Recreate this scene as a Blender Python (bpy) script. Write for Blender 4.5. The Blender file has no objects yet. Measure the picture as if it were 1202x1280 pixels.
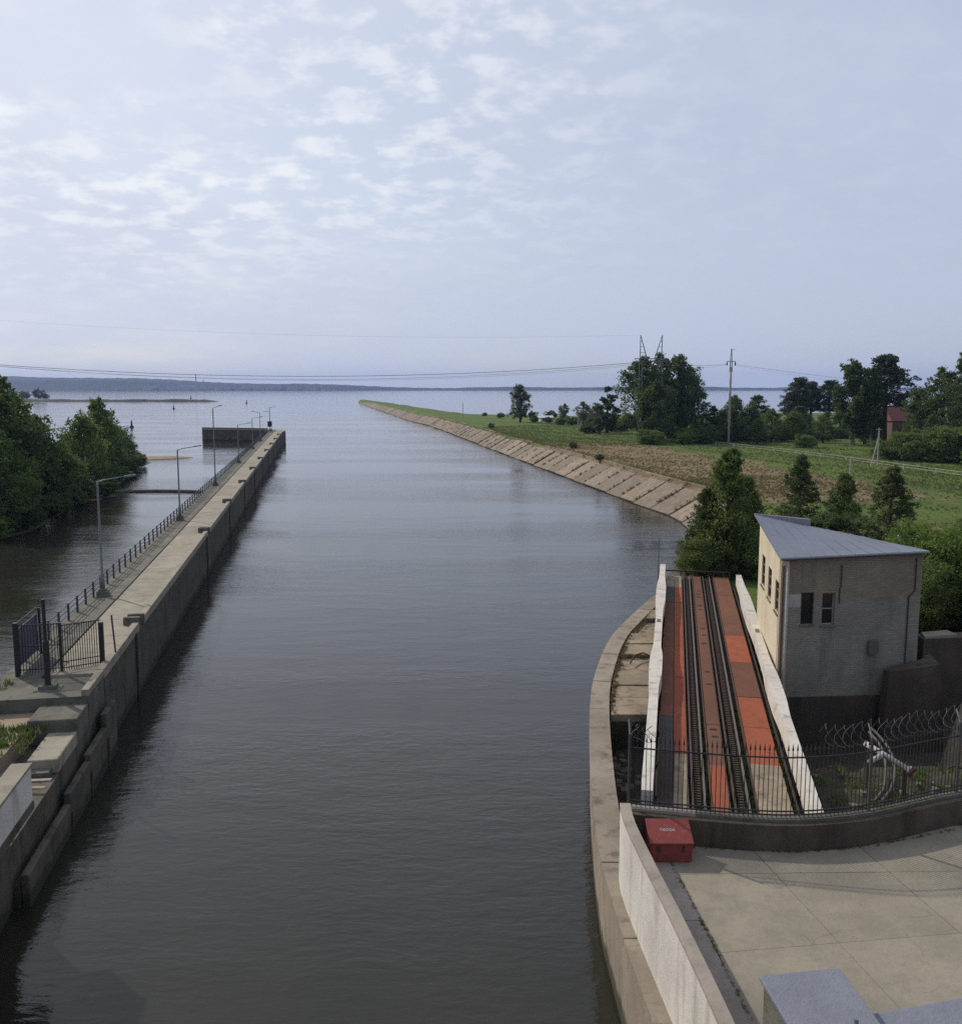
import bpy, math, random
import numpy as np
from mathutils import Vector, Matrix
R = math.radians
sc = bpy.context.scene
COL = sc.collection
random.seed(7); RNG = np.random.default_rng(7)

# ------------------------------------------------------------------ camera
cam = bpy.data.objects.new('camera', bpy.data.cameras.new('camera')); COL.objects.link(cam)
cam.location = (0, 0, 19.5); cam.rotation_euler = (R(90 - 7.407), 0, 0)
cam.data.sensor_fit = 'HORIZONTAL'; cam.data.sensor_width = 36; cam.data.lens = 36 * 1200 / 1202
cam.data.clip_start = 0.2; cam.data.clip_end = 40000
sc.camera = cam

# ------------------------------------------------------------------ sky, sun, exposure
SUN_AZ, SUN_EL = R(-47), R(35.5)              # azimuth from +Y, towards +X positive
sund = Vector((math.sin(SUN_AZ) * math.cos(SUN_EL), math.cos(SUN_AZ) * math.cos(SUN_EL), math.sin(SUN_EL)))
world = bpy.data.worlds.new('World'); sc.world = world; world.use_nodes = True
nt = world.node_tree; N = nt.nodes; LK = nt.links; N.clear()
def wn(t, **k):
    n = N.new(t)
    for a, b in k.items():
        if a.startswith('i_'): n.inputs[int(a[2:])].default_value = b
        else: setattr(n, a, b)
    return n
def wm(op, a, b=None, c=None):
    n = N.new('ShaderNodeMath'); n.operation = op
    for i, v in enumerate((a, b, c)):
        if v is None: continue
        if isinstance(v, (int, float)): n.inputs[i].default_value = v
        else: LK.new(v, n.inputs[i])
    return n.outputs[0]
def wmix(f, a, b):
    n = N.new('ShaderNodeMix'); n.data_type = 'RGBA'; n.clamp_factor = True
    for i, v in ((0, f), (6, a), (7, b)):
        if isinstance(v, (int, float)): n.inputs[i].default_value = v
        elif isinstance(v, tuple): n.inputs[i].default_value = v + (1,)
        else: LK.new(v, n.inputs[i])
    return n.outputs[2]
sky = wn('ShaderNodeTexSky', sky_type='NISHITA', sun_disc=False, sun_elevation=SUN_EL, sun_rotation=SUN_AZ,
         altitude=60, air_density=1.0, dust_density=1.5, ozone_density=1.0)
tc = wn('ShaderNodeTexCoord')
sep = wn('ShaderNodeSeparateXYZ'); LK.new(tc.outputs['Generated'], sep.inputs[0])
zc = wm('MAXIMUM', sep.outputs[2], 0.0)
zz = wm('ADD', zc, 0.22)
px = wm('DIVIDE', sep.outputs[0], zz); py = wm('DIVIDE', sep.outputs[1], zz)
cb = wn('ShaderNodeCombineXYZ'); LK.new(px, cb.inputs[0]); LK.new(py, cb.inputs[1])
def wnoise(scale, detail, rough, loc, dist=0.0):
    mp = wn('ShaderNodeMapping'); mp.inputs[1].default_value = loc; LK.new(cb.outputs[0], mp.inputs[0])
    n = wn('ShaderNodeTexNoise'); n.inputs['Scale'].default_value = scale; n.inputs['Detail'].default_value = detail
    n.inputs['Roughness'].default_value = rough; n.inputs['Distortion'].default_value = dist
    LK.new(mp.outputs[0], n.inputs['Vector']); return n.outputs[0]
def wramp(v, a, b):
    n = wn('ShaderNodeMapRange', interpolation_type='SMOOTHSTEP'); LK.new(v, n.inputs[0])
    n.inputs[1].default_value = a; n.inputs[2].default_value = b; return n.outputs[0]
veil = wramp(wnoise(0.9, 5, 0.6, (3.1, 1.7, 0)), 0.22, 0.62)       # thin high veil
puffs = wramp(wnoise(10.5, 6, 0.55, (0.4, 5.3, 0), 0.1), 0.43, 0.66)    # altocumulus flakes
where = wramp(wnoise(1.5, 3, 0.55, (2.3, 0.65, 0)), 0.28, 0.56)       # where flakes gather
dotn = wn('ShaderNodeVectorMath', operation='DOT_PRODUCT'); LK.new(tc.outputs['Generated'], dotn.inputs[0]); dotn.inputs[1].default_value = sund
glow = wm('POWER', wm('MAXIMUM', dotn.outputs['Value'], 0.0), 3.0)   # cloud lit from behind is brighter towards the sun
thin = wramp(glow, 0.08, 0.55)                                        # the sheet breaks up towards the sun
lowfade = wramp(sep.outputs[2], 0.04, 0.20)                           # haze swallows the flakes low down
flakes = wm('MULTIPLY', wm('MULTIPLY', puffs, lowfade), wm('ADD', wm('MULTIPLY', wm('MULTIPLY', where, thin), 0.80), 0.05))
skyc = wn('ShaderNodeVectorMath', operation='SCALE'); LK.new(sky.outputs[0], skyc.inputs[0]); skyc.inputs[3].default_value = 0.115
base = wmix(wm('ADD', wm('MULTIPLY', veil, 0.42), 0.52), skyc.outputs[0], (0.505, 0.565, 0.725))
base = wmix(wm('MULTIPLY', glow, 0.92), base, (0.78, 0.83, 0.935))
full = wmix(wm('MULTIPLY', flakes, 0.88), base, (0.95, 0.965, 0.99))
bg = wn('ShaderNodeBackground'); LK.new(full, bg.inputs[0]); bg.inputs[1].default_value = 1.0
LK.new(bg.outputs[0], wn('ShaderNodeOutputWorld').inputs[0])

sun = bpy.data.objects.new('sun', bpy.data.lights.new('sun', 'SUN')); COL.objects.link(sun)
sun.data.energy = 3.2; sun.data.angle = R(0.9); sun.data.color = (1.0, 0.93, 0.80)
sun.rotation_euler = sund.to_track_quat('Z', 'Y').to_euler(); sun.location = (-60, 60, 90)
vs = sc.view_settings
vs.view_transform = 'Standard'; vs.look = 'None'; vs.exposure = 0.0; vs.gamma = 1.0; vs.use_curve_mapping = False
sc.cycles.use_denoising = False
sc.cycles.max_bounces = 6; sc.cycles.transparent_max_bounces = 8; sc.cycles.volume_bounces = 0

# ------------------------------------------------------------------ materials
MATS = {}
class Mat:
    def __init__(s, name, rough=0.8, spec=0.3, metal=0.0):
        s.m = bpy.data.materials.new(name); s.m.use_nodes = True; s.t = s.m.node_tree
        s.b = s.t.nodes['Principled BSDF']; s.b.inputs['Roughness'].default_value = rough
        s.b.inputs['Specular IOR Level'].default_value = spec; s.b.inputs['Metallic'].default_value = metal
        s.tc = s.t.nodes.new('ShaderNodeTexCoord'); s.geo = s.t.nodes.new('ShaderNodeNewGeometry')
        MATS[name] = s.m
    def noise(s, scale, detail=4, rough=0.6, stretch=(1, 1, 1), loc=(0, 0, 0), dist=0.0, obj=False):
        mp = s.t.nodes.new('ShaderNodeMapping'); mp.inputs[3].default_value = stretch; mp.inputs[1].default_value = loc
        s.t.links.new(s.tc.outputs['Object'] if obj else s.geo.outputs['Position'], mp.inputs[0])
        n = s.t.nodes.new('ShaderNodeTexNoise'); n.inputs['Scale'].default_value = scale
        n.inputs['Detail'].default_value = detail; n.inputs['Roughness'].default_value = rough; n.inputs['Distortion'].default_value = dist
        s.t.links.new(mp.outputs[0], n.inputs['Vector']); return n.outputs[0]
    def ramp(s, v, a, b, lo=0.0, hi=1.0):
        n = s.t.nodes.new('ShaderNodeMapRange'); n.interpolation_type = 'SMOOTHSTEP'; s.t.links.new(v, n.inputs[0])
        for i, x in ((1, a), (2, b), (3, lo), (4, hi)): n.inputs[i].default_value = x
        return n.outputs[0]
    def math(s, op, a, b=0.0):
        n = s.t.nodes.new('ShaderNodeMath'); n.operation = op
        for i, v in ((0, a), (1, b)):
            if isinstance(v, (int, float)): n.inputs[i].default_value = v
            else: s.t.links.new(v, n.inputs[i])
        return n.outputs[0]
    def mix(s, f, a, b, mode='MIX'):
        n = s.t.nodes.new('ShaderNodeMix'); n.data_type = 'RGBA'; n.blend_type = mode
        for i, v in ((0, f), (6, a), (7, b)):
            if isinstance(v, (int, float)): n.inputs[i].default_value = v
            elif isinstance(v, tuple): n.inputs[i].default_value = v + (1,)
            else: s.t.links.new(v, n.inputs[i])
        return n.outputs[2]
    def attr(s, name):
        n = s.t.nodes.new('ShaderNodeAttribute'); n.attribute_name = name; return n.outputs['Fac']
    def rnd(s):
        return s.t.nodes.new('ShaderNodeObjectInfo').outputs['Random']
    def color(s, c):
        if isinstance(c, tuple): s.b.inputs['Base Color'].default_value = c + (1,)
        else: s.t.links.new(c, s.b.inputs['Base Color'])
    def bump(s, h, strength=0.4, dist=0.05):
        n = s.t.nodes.new('ShaderNodeBump'); n.inputs['Strength'].default_value = strength; n.inputs['Distance'].default_value = dist
        s.t.links.new(h, n.inputs['Height']); s.t.links.new(n.outputs[0], s.b.inputs['Normal']); return n

def concrete(name, c1, c2, stain=(0.06, 0.055, 0.045), stain_amt=0.6, wall=False, scale=1.0, moss=None, tint=0.25, rough=0.88):
    m = Mat(name, rough, 0.2)
    n1 = m.noise(0.5 * scale, 6, 0.65); n2 = m.noise(6 * scale, 4, 0.7)
    c = m.mix(m.ramp(n1, 0.35, 0.68), c1, c2)
    c = m.mix(m.math('MULTIPLY', m.ramp(n2, 0.45, 0.75), 0.35), c, tuple(x * 0.6 for x in c1))
    st = m.noise(1.3 * scale, 5, 0.65, (1, 1, 0.12) if wall else (1, 1, 1), (7, 3, 1))
    c = m.mix(m.math('MULTIPLY', m.ramp(st, 0.50, 0.72), stain_amt), c, stain)
    if moss: c = m.mix(m.math('MULTIPLY', m.ramp(m.noise(0.9, 5, 0.7, loc=(2, 9, 4)), 0.52, 0.66), 0.8), c, moss)
    c = m.mix(m.ramp(m.rnd(), 0, 1, 0, tint), c, tuple(x * 0.45 for x in c2))
    if wall:       # algae and wet band along the waterline
        sp = m.t.nodes.new('ShaderNodeSeparateXYZ'); m.t.links.new(m.geo.outputs['Position'], sp.inputs[0])
        band = m.ramp(m.math('ADD', sp.outputs[2], m.math('MULTIPLY', m.noise(0.8, 4, 0.7, loc=(1, 1, 5)), 1.3)), 0.95, 1.35, 0.85, 0.0)
        c = m.mix(band, c, (0.030, 0.032, 0.020))
    if name == 'concrete_platform':      # hairline cracks and damp patches
        v = m.t.nodes.new('ShaderNodeTexVoronoi'); v.feature = 'DISTANCE_TO_EDGE'; v.inputs['Scale'].default_value = 0.33
        mp = m.t.nodes.new('ShaderNodeVectorMath'); mp.operation = 'ADD'; m.t.links.new(m.geo.outputs['Position'], mp.inputs[0])
        nv = m.t.nodes.new('ShaderNodeTexNoise'); nv.inputs['Scale'].default_value = 1.1; m.t.links.new(m.geo.outputs['Position'], nv.inputs['Vector']); m.t.links.new(nv.outputs['Color'], mp.inputs[1])
        m.t.links.new(mp.outputs[0], v.inputs['Vector'])
        crack = m.math('MULTIPLY', m.ramp(v.outputs['Distance'], 0.0, 0.012, 1.0, 0.0), m.ramp(m.noise(0.4, 3, loc=(5, 2, 1)), 0.48, 0.6))
        c = m.mix(m.math('MULTIPLY', crack, 0.30), c, (0.09, 0.08, 0.06))
        c = m.mix(m.math('MULTIPLY', m.ramp(m.noise(0.3, 6, 0.66, loc=(8, 8, 0)), 0.47, 0.64), 0.5), c, (0.16, 0.145, 0.115))
    m.color(c); m.bump(m.math('ADD', n2, m.noise(25 * scale, 3, 0.7)), 0.5, 0.03)
    return m
concrete('concrete_walk', (0.33, 0.29, 0.22), (0.25, 0.225, 0.175), stain_amt=0.45)
concrete('concrete_ledge', (0.17, 0.16, 0.13), (0.11, 0.105, 0.085), stain_amt=0.7, moss=(0.07, 0.075, 0.03))
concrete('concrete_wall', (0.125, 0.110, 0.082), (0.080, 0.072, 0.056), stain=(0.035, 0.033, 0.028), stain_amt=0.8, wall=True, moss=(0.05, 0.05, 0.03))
concrete('concrete_quay', (0.31, 0.262, 0.205), (0.235, 0.195, 0.150), stain=(0.10, 0.07, 0.05), stain_amt=0.75, wall=True)
concrete('concrete_platform', (0.300, 0.266, 0.200), (0.240, 0.213, 0.162), stain=(0.20, 0.16, 0.11), stain_amt=0.35, tint=0.12)
concrete('concrete_kerb', (0.34, 0.29, 0.24), (0.26, 0.22, 0.18), stain_amt=0.3)
concrete('concrete_slab', (0.33, 0.265, 0.185), (0.22, 0.175, 0.125), stain=(0.08, 0.06, 0.04), stain_amt=0.8)
concrete('bank_slab', (0.30, 0.240, 0.175), (0.215, 0.172, 0.128), stain=(0.10, 0.078, 0.052), stain_amt=0.85, moss=(0.12, 0.10, 0.05), tint=0.5)
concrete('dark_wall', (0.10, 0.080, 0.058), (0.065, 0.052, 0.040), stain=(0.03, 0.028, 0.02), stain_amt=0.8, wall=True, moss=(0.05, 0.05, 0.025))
concrete('white_wall', (0.62, 0.585, 0.53), (0.52, 0.48, 0.43), stain=(0.33, 0.27, 0.21), stain_amt=0.75, wall=True, tint=0.0)
concrete('white_beam', (0.60, 0.56, 0.49), (0.52, 0.47, 0.41), stain=(0.24, 0.20, 0.16), stain_amt=0.7, tint=0.1)
concrete('blue_grey_paint', (0.195, 0.202, 0.235), (0.165, 0.172, 0.20), stain=(0.17, 0.18, 0.22), stain_amt=0.4, rough=0.55, tint=0.0)
concrete('plaster_sunlit_tone', (0.62, 0.54, 0.40), (0.55, 0.47, 0.34), stain=(0.32, 0.25, 0.16), stain_amt=0.5, wall=True)  # sun-facing house side, its brightness put into a paler wall colour
concrete('trench', (0.075, 0.055, 0.040), (0.045, 0.036, 0.028), stain=(0.03, 0.04, 0.015), stain_amt=0.7)
concrete('pit_soil', (0.075, 0.062, 0.042), (0.045, 0.038, 0.028), stain=(0.03, 0.04, 0.015), stain_amt=0.8)
concrete('sand', (0.34, 0.27, 0.19), (0.25, 0.20, 0.14), stain_amt=0.3)
concrete('island_soil', (0.060, 0.058, 0.030), (0.045, 0.048, 0.024), stain_amt=0.3)
concrete('hill_wood', (0.020, 0.030, 0.030), (0.014, 0.024, 0.026), stain_amt=0.3, scale=0.02)
concrete('dark_stone', (0.075, 0.07, 0.06), (0.05, 0.047, 0.042), stain_amt=0.4)
concrete('rubble', (0.17, 0.15, 0.125), (0.11, 0.10, 0.085), stain_amt=0.5)
concrete('pale_building', (0.45, 0.44, 0.42), (0.38, 0.37, 0.36), stain_amt=0.2)

def brick_wall():
    m = Mat('brick_wall', 0.9, 0.1)
    mp = m.t.nodes.new('ShaderNodeMapping'); mp.inputs[2].default_value = (R(90), 0, 0)
    m.t.links.new(m.geo.outputs['Position'], mp.inputs[0])
    b = m.t.nodes.new('ShaderNodeTexBrick'); m.t.links.new(mp.outputs[0], b.inputs[0])
    b.inputs['Scale'].default_value = 1.0; b.inputs['Brick Width'].default_value = 0.29; b.inputs['Row Height'].default_value = 0.09
    b.inputs['Mortar Size'].default_value = 0.012; b.inputs['Color1'].default_value = (1, 1, 1, 1); b.inputs['Color2'].default_value = (.45, .45, .45, 1)
    sp = m.t.nodes.new('ShaderNodeSeparateXYZ'); m.t.links.new(m.geo.outputs['Position'], sp.inputs[0])
    up = m.ramp(m.math('ADD', sp.outputs[2], m.math('MULTIPLY', m.noise(1.5), 0.12)), 8.93, 8.98)
    lowc = m.mix(m.ramp(m.noise(0.6, 5), 0.3, 0.7), (0.295, 0.268, 0.215), (0.225, 0.205, 0.170))
    upc = m.mix(m.ramp(m.noise(0.8, 5), 0.3, 0.7), (0.300, 0.245, 0.170), (0.240, 0.195, 0.140))
    c = m.mix(up, lowc, upc)
    c = m.mix(m.math('MULTIPLY', b.outputs['Fac'], 0.55), c, (0.34, 0.30, 0.24))
    c = m.mix(m.math('MULTIPLY', m.ramp(m.noise(1.2, 5, 0.65, (1, 1, 0.2)), 0.48, 0.7), 0.4), c, (0.11, 0.10, 0.088))
    c = m.mix(0.35, c, b.outputs['Color'], 'MULTIPLY')
    m.color(c); m.bump(m.math('SUBTRACT', m.noise(12), b.outputs['Fac']), 0.6, 0.03)
brick_wall()

def simple(name, c, rough=0.5, spec=0.4, metal=0.0, var=0.35, scale=3.0, wear=None):
    m = Mat(name, rough, spec, metal)
    col = m.mix(m.math('MULTIPLY', m.ramp(m.noise(scale, 5, 0.65), 0.35, 0.7), var), c, tuple(x * 0.45 for x in c))
    if wear: col = m.mix(m.math('MULTIPLY', m.ramp(m.noise(scale * 2.3, 6, 0.7, loc=(3, 1, 8)), 0.54, 0.66), 0.8), col, wear)
    m.color(col); m.bump(m.noise(scale * 6), 0.2, 0.01); return m
simple('black_iron', (0.018, 0.018, 0.020), 0.6, wear=(0.06, 0.035, 0.02))
simple('rail_grey', (0.055, 0.058, 0.060), 0.6, wear=(0.10, 0.06, 0.035))
simple('lamp_grey', (0.15, 0.165, 0.17), 0.5, var=0.3)
simple('rusty_steel', (0.060, 0.035, 0.024), 0.75, wear=(0.11, 0.05, 0.025))
simple('rail_head', (0.13, 0.11, 0.095), 0.6, 0.3, 0.0)
def panel(name, c, c2, seed):
    m = Mat(name, 0.85, 0.15)
    col = m.mix(m.ramp(m.noise(0.7, 6, 0.7, loc=(seed, 1, 2)), 0.3, 0.7), c, c2)
    col = m.mix(m.math('MULTIPLY', m.ramp(m.noise(3.5, 6, 0.75, (1, .35, 1), (2, seed, 2)), 0.46, 0.66), 0.55), col, (0.13, 0.062, 0.040))
    col = m.mix(m.math('MULTIPLY', m.ramp(m.noise(14, 3, 0.7), 0.5, 0.7), 0.4), col, tuple(x * 0.55 for x in c2))
    col = m.mix(m.ramp(m.rnd(), 0, 1, 0, 0.4), col, tuple(x * .7 for x in c2))
    m.color(col); m.bump(m.noise(9, 5, .7), .4, .02)
panel('orange_panel', (0.345, 0.094, 0.046), (0.275, 0.080, 0.042), 1)
panel('rusty_panel', (0.185, 0.078, 0.048), (0.135, 0.064, 0.042), 5)
simple('shaded_panel', (0.075, 0.062, 0.058), 0.8, 0.2, var=0.5, scale=0.8)  # dark tone for deck panels in the left beam's shadow
simple('red_paint', (0.215, 0.044, 0.036), 0.6, 0.3, var=0.2, scale=2, wear=(0.30, 0.07, 0.06))
simple('white_paint', (0.62, 0.60, 0.57), 0.6, wear=(0.38, 0.34, 0.30))
simple('blue_gate', (0.022, 0.030, 0.075), 0.55, wear=(0.05, 0.04, 0.04))
simple('roof_sheet', (0.135, 0.145, 0.185), 0.5, 0.4, 0.0, var=0.25, scale=0.7)
simple('roof_edge', (0.24, 0.25, 0.28), 0.5, 0.5)
simple('dark_glass', (0.012, 0.012, 0.015), 0.12, 0.6, var=0.1)
simple('brown_trim', (0.14, 0.095, 0.055), 0.8)
simple('timber', (0.30, 0.25, 0.19), 0.85, var=0.5)
simple('bark', (0.085, 0.068, 0.052), 0.9, 0.1, var=0.5, scale=6)
simple('birch_bark', (0.45, 0.43, 0.39), 0.85, 0.1, var=0.8, scale=4)
simple('red_roof', (0.19, 0.060, 0.050), 0.7)
simple('brown_shed', (0.13, 0.085, 0.055), 0.85)
simple('pole_concrete', (0.36, 0.34, 0.29), 0.85)
simple('wire', (0.05, 0.05, 0.055), 0.6)
simple('pylon_steel', (0.16, 0.17, 0.18), 0.5, var=0.2)
simple('buoy_red', (0.30, 0.04, 0.03), 0.5)
simple('buoy_dark', (0.04, 0.04, 0.05), 0.5)
simple('pipe_paint', (0.42, 0.40, 0.37), 0.7, wear=(0.22, 0.17, 0.13))
simple('dull_red', (0.12, 0.03, 0.028), 0.8)
simple('hose', (0.10, 0.09, 0.075), 0.8)

def foliage(name, c1, c2, trans=0.35):
    m = Mat(name, 0.62, 0.25)
    c = m.mix(m.ramp(m.noise(0.7, 3), 0.3, 0.7), c1, c2)
    c = m.mix(m.ramp(m.rnd(), 0, 1, 0, 0.5), c, tuple(x * 0.6 for x in c1))
    m.color(c)
    t = m.t.nodes.new('ShaderNodeBsdfTranslucent'); m.t.links.new(c, t.inputs[0])
    mx = m.t.nodes.new('ShaderNodeMixShader'); mx.inputs[0].default_value = trans
    out = m.t.nodes['Material Output']
    m.t.links.new(m.b.outputs[0], mx.inputs[1]); m.t.links.new(t.outputs[0], mx.inputs[2]); m.t.links.new(mx.outputs[0], out.inputs[0])
foliage('leaf_dark', (0.075, 0.108, 0.034), (0.105, 0.138, 0.044), .5)
foliage('leaf_mid', (0.112, 0.160, 0.040), (0.150, 0.195, 0.052), .5)
foliage('leaf_light', (0.125, 0.185, 0.038), (0.165, 0.225, 0.050), .5)
foliage('leaf_pine', (0.050, 0.070, 0.036), (0.068, 0.090, 0.044), 0.3)
foliage('grass_blade', (0.100, 0.155, 0.034), (0.16, 0.165, 0.055))
foliage('dry_blade', (0.20, 0.15, 0.07), (0.14, 0.11, 0.05))

def meadow():
    m = Mat('meadow', 0.95, 0.1)
    soil = m.attr('soil')
    g = m.mix(m.ramp(m.noise(0.05, 5, 0.6), 0.35, 0.65), (0.110, 0.165, 0.034), (0.090, 0.115, 0.034))
    g = m.mix(m.math('MULTIPLY', m.ramp(m.noise(0.11, 6, 0.68, loc=(20, 5, 0)), 0.52, 0.68), 0.75), g, (0.20, 0.155, 0.060))
    g = m.mix(m.math('MULTIPLY', m.ramp(m.noise(1.2, 5, 0.7), 0.4, 0.7), 0.45), g, (0.045, 0.070, 0.020))
    s = m.mix(m.ramp(m.noise(0.35, 6, 0.7), 0.35, 0.65), (0.26, 0.185, 0.110), (0.15, 0.115, 0.060))
    f = m.ramp(m.math('ADD', soil, m.math('MULTIPLY', m.math('SUBTRACT', m.noise(0.09, 6, 0.7, loc=(4, 4, 0)), 0.5), 1.5)), 0.40, 0.75)
    m.color(m.mix(f, g, s)); m.bump(m.noise(3, 6, 0.75), 0.9, 0.3)
meadow()
def water_mat():
    m = Mat('water', 0.06, 0.5)
    m.b.inputs['IOR'].default_value = 1.33; m.b.inputs['Specular IOR Level'].default_value = 0.5
    m.color((0.022, 0.0205, 0.0145))
    gust = m.ramp(m.noise(0.028, 4, 0.6, (0.35, 1.3, 1), (1, 2, 0)), 0.38, 0.62, 0.25, 1.08)
    w1 = m.noise(2.6, 4, 0.62, (0.42, 1.0, 1), dist=0.3)
    w2 = m.noise(0.55, 3, 0.5, (0.5, 1.0, 1), (5, 1, 0))
    h = m.math('MULTIPLY', m.math('ADD', w1, m.math('MULTIPLY', w2, 1.6)), gust)
    m.bump(h, 0.55, 0.075)
water_mat()
M = MATS

# ------------------------------------------------------------------ mesh helpers
class MB:
    def __init__(s): s.v = []; s.f = []
    def add(s, vs, fs):
        o = len(s.v); s.v += [tuple(p) for p in vs]; s.f += [tuple(i + o for i in f) for f in fs]; return s
    def prism(s, poly, z0, z1, top=None):
        """vertical prism over a ccw polygon; z1 number or list of heights"""
        n = len(poly); zt = z1 if isinstance(z1, (list, tuple)) else [z1] * n
        zb = z0 if isinstance(z0, (list, tuple)) else [z0] * n
        vs = [(p[0], p[1], zb[i]) for i, p in enumerate(poly)] + [(p[0], p[1], zt[i]) for i, p in enumerate(top or poly)]
        fs = [tuple(range(n - 1, -1, -1)), tuple(range(n, 2 * n))] + [(i, (i + 1) % n, n + (i + 1) % n, n + i) for i in range(n)]
        return s.add(vs, fs)
    def box(s, c, d, rz=0.0):
        cx, cy, cz = c; hx, hy, hz = d[0] / 2, d[1] / 2, d[2] / 2; ca, sa = math.cos(rz), math.sin(rz)
        poly = [(cx + x * ca - y * sa, cy + x * sa + y * ca) for x, y in ((-hx, -hy), (hx, -hy), (hx, hy), (-hx, hy))]
        return s.prism(poly, cz - hz, cz + hz)
    def tube(s, pts, r, n=6, caps=True):
        pts = [Vector(p) for p in pts]; k = len(pts); rs = r if isinstance(r, (list, tuple)) else [r] * k
        vs = []; up = Vector((0, 0, 1)); prev = None
        for i, p in enumerate(pts):
            t = (pts[min(i + 1, k - 1)] - pts[max(i - 1, 0)])
            t = t.normalized() if t.length > 1e-9 else up
            if prev is None: a = t.cross(up if abs(t.z) < 0.95 else Vector((1, 0, 0))).normalized()
            else: a = (prev - t * prev.dot(t)).normalized()
            prev = a; b = t.cross(a)
            for j in range(n):
                an = 2 * math.pi * j / n; vs.append(p + (a * math.cos(an) + b * math.sin(an)) * rs[i])
        fs = [(i * n + j, i * n + (j + 1) % n, (i + 1) * n + (j + 1) % n, (i + 1) * n + j) for i in range(k - 1) for j in range(n)]
        if caps: fs += [tuple(range(n - 1, -1, -1)), tuple((k - 1) * n + j for j in range(n))]
        return s.add(vs, fs)
    def mesh(s, name, mat, smooth=False):
        me = bpy.data.meshes.new(name); me.from_pydata(s.v, [], s.f); me.materials.append(M[mat])
        if smooth: me.polygons.foreach_set('use_smooth', [True] * len(me.polygons))
        me.update(); return me
    def build(s, name, mat, parent=None, smooth=False, bevel=0.0):
        o = bpy.data.objects.new(name, s.mesh(name, mat, smooth)); COL.objects.link(o)
        if parent is not None: child(o, parent)
        if bevel:
            b = o.modifiers.new('bevel', 'BEVEL'); b.width = bevel; b.segments = 2; b.limit_method = 'ANGLE'
        return o
def child(o, p):
    o.parent = p; o.matrix_parent_inverse = Matrix.Translation(-Vector(p.location)) if p.type == 'EMPTY' else Matrix.Identity(4)
def tag(o, label, cat=None, group=None, kind=None):
    o['label'] = label
    if cat: o['category'] = cat
    if group: o['group'] = group
    if kind: o['kind'] = kind
    return o
def thing(name, loc, label, cat, group=None):
    e = bpy.data.objects.new(name, None); COL.objects.link(e); e.location = loc; e.empty_display_size = 0.3
    return tag(e, label, cat, group)
def link_mesh(name, me, parent, loc=(0, 0, 0), rot=(0, 0, 0), scale=(1, 1, 1)):
    o = bpy.data.objects.new(name, me); COL.objects.link(o)
    o.location = loc; o.rotation_euler = rot; o.scale = scale
    if parent is not None: child(o, parent)
    return o

# ------------------------------------------------------------------ water
w = MB(); xs = [-8400, -900, -200, 60, 500, 8400]; ys = [-300, 60, 200, 700, 2500, 8200]
w.add([(x, y, 0) for y in ys for x in xs], [(j * 6 + i, j * 6 + i + 1, (j + 1) * 6 + i + 1, (j + 1) * 6 + i) for j in range(5) for i in range(5)])
tag(w.build('water', 'water'), 'grey rippled water of the canal opening into a wide reservoir', kind='structure')

# ------------------------------------------------------------------ right bank terrain
def lerp(a, b, t): return a + (b - a) * t
def poly_at(P, t):
    i = min(int(t), len(P) - 2); f = t - i
    return (lerp(P[i][0], P[i + 1][0], f), lerp(P[i][1], P[i + 1][1], f))
W = [(21.5, 62), (17.2, 76.0), (22.0, 98), (28.2, 124), (29.3, 142), (26.3, 158), (18.4, 208), (6.8, 281), (-5.2, 358), (-17.5, 438), (-28, 500), (-45, 578), (-62, 680), (-110, 950), (-158, 1240)]
B = [(470, 20), (470, 70), (470, 150), (470, 220), (470, 300), (470, 380), (470, 480), (440, 600), (323, 649), (216, 608), (54, 526), (-8, 575), (-28, 655), (-86, 946), (-150, 1236)]
def bank_h(x, y):
    return 3.95 + 0.18 * math.sin(x * 0.09 + 1.3) * math.cos(y * 0.06) + 0.10 * math.sin(x * 0.31 + y * 0.23)
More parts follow.
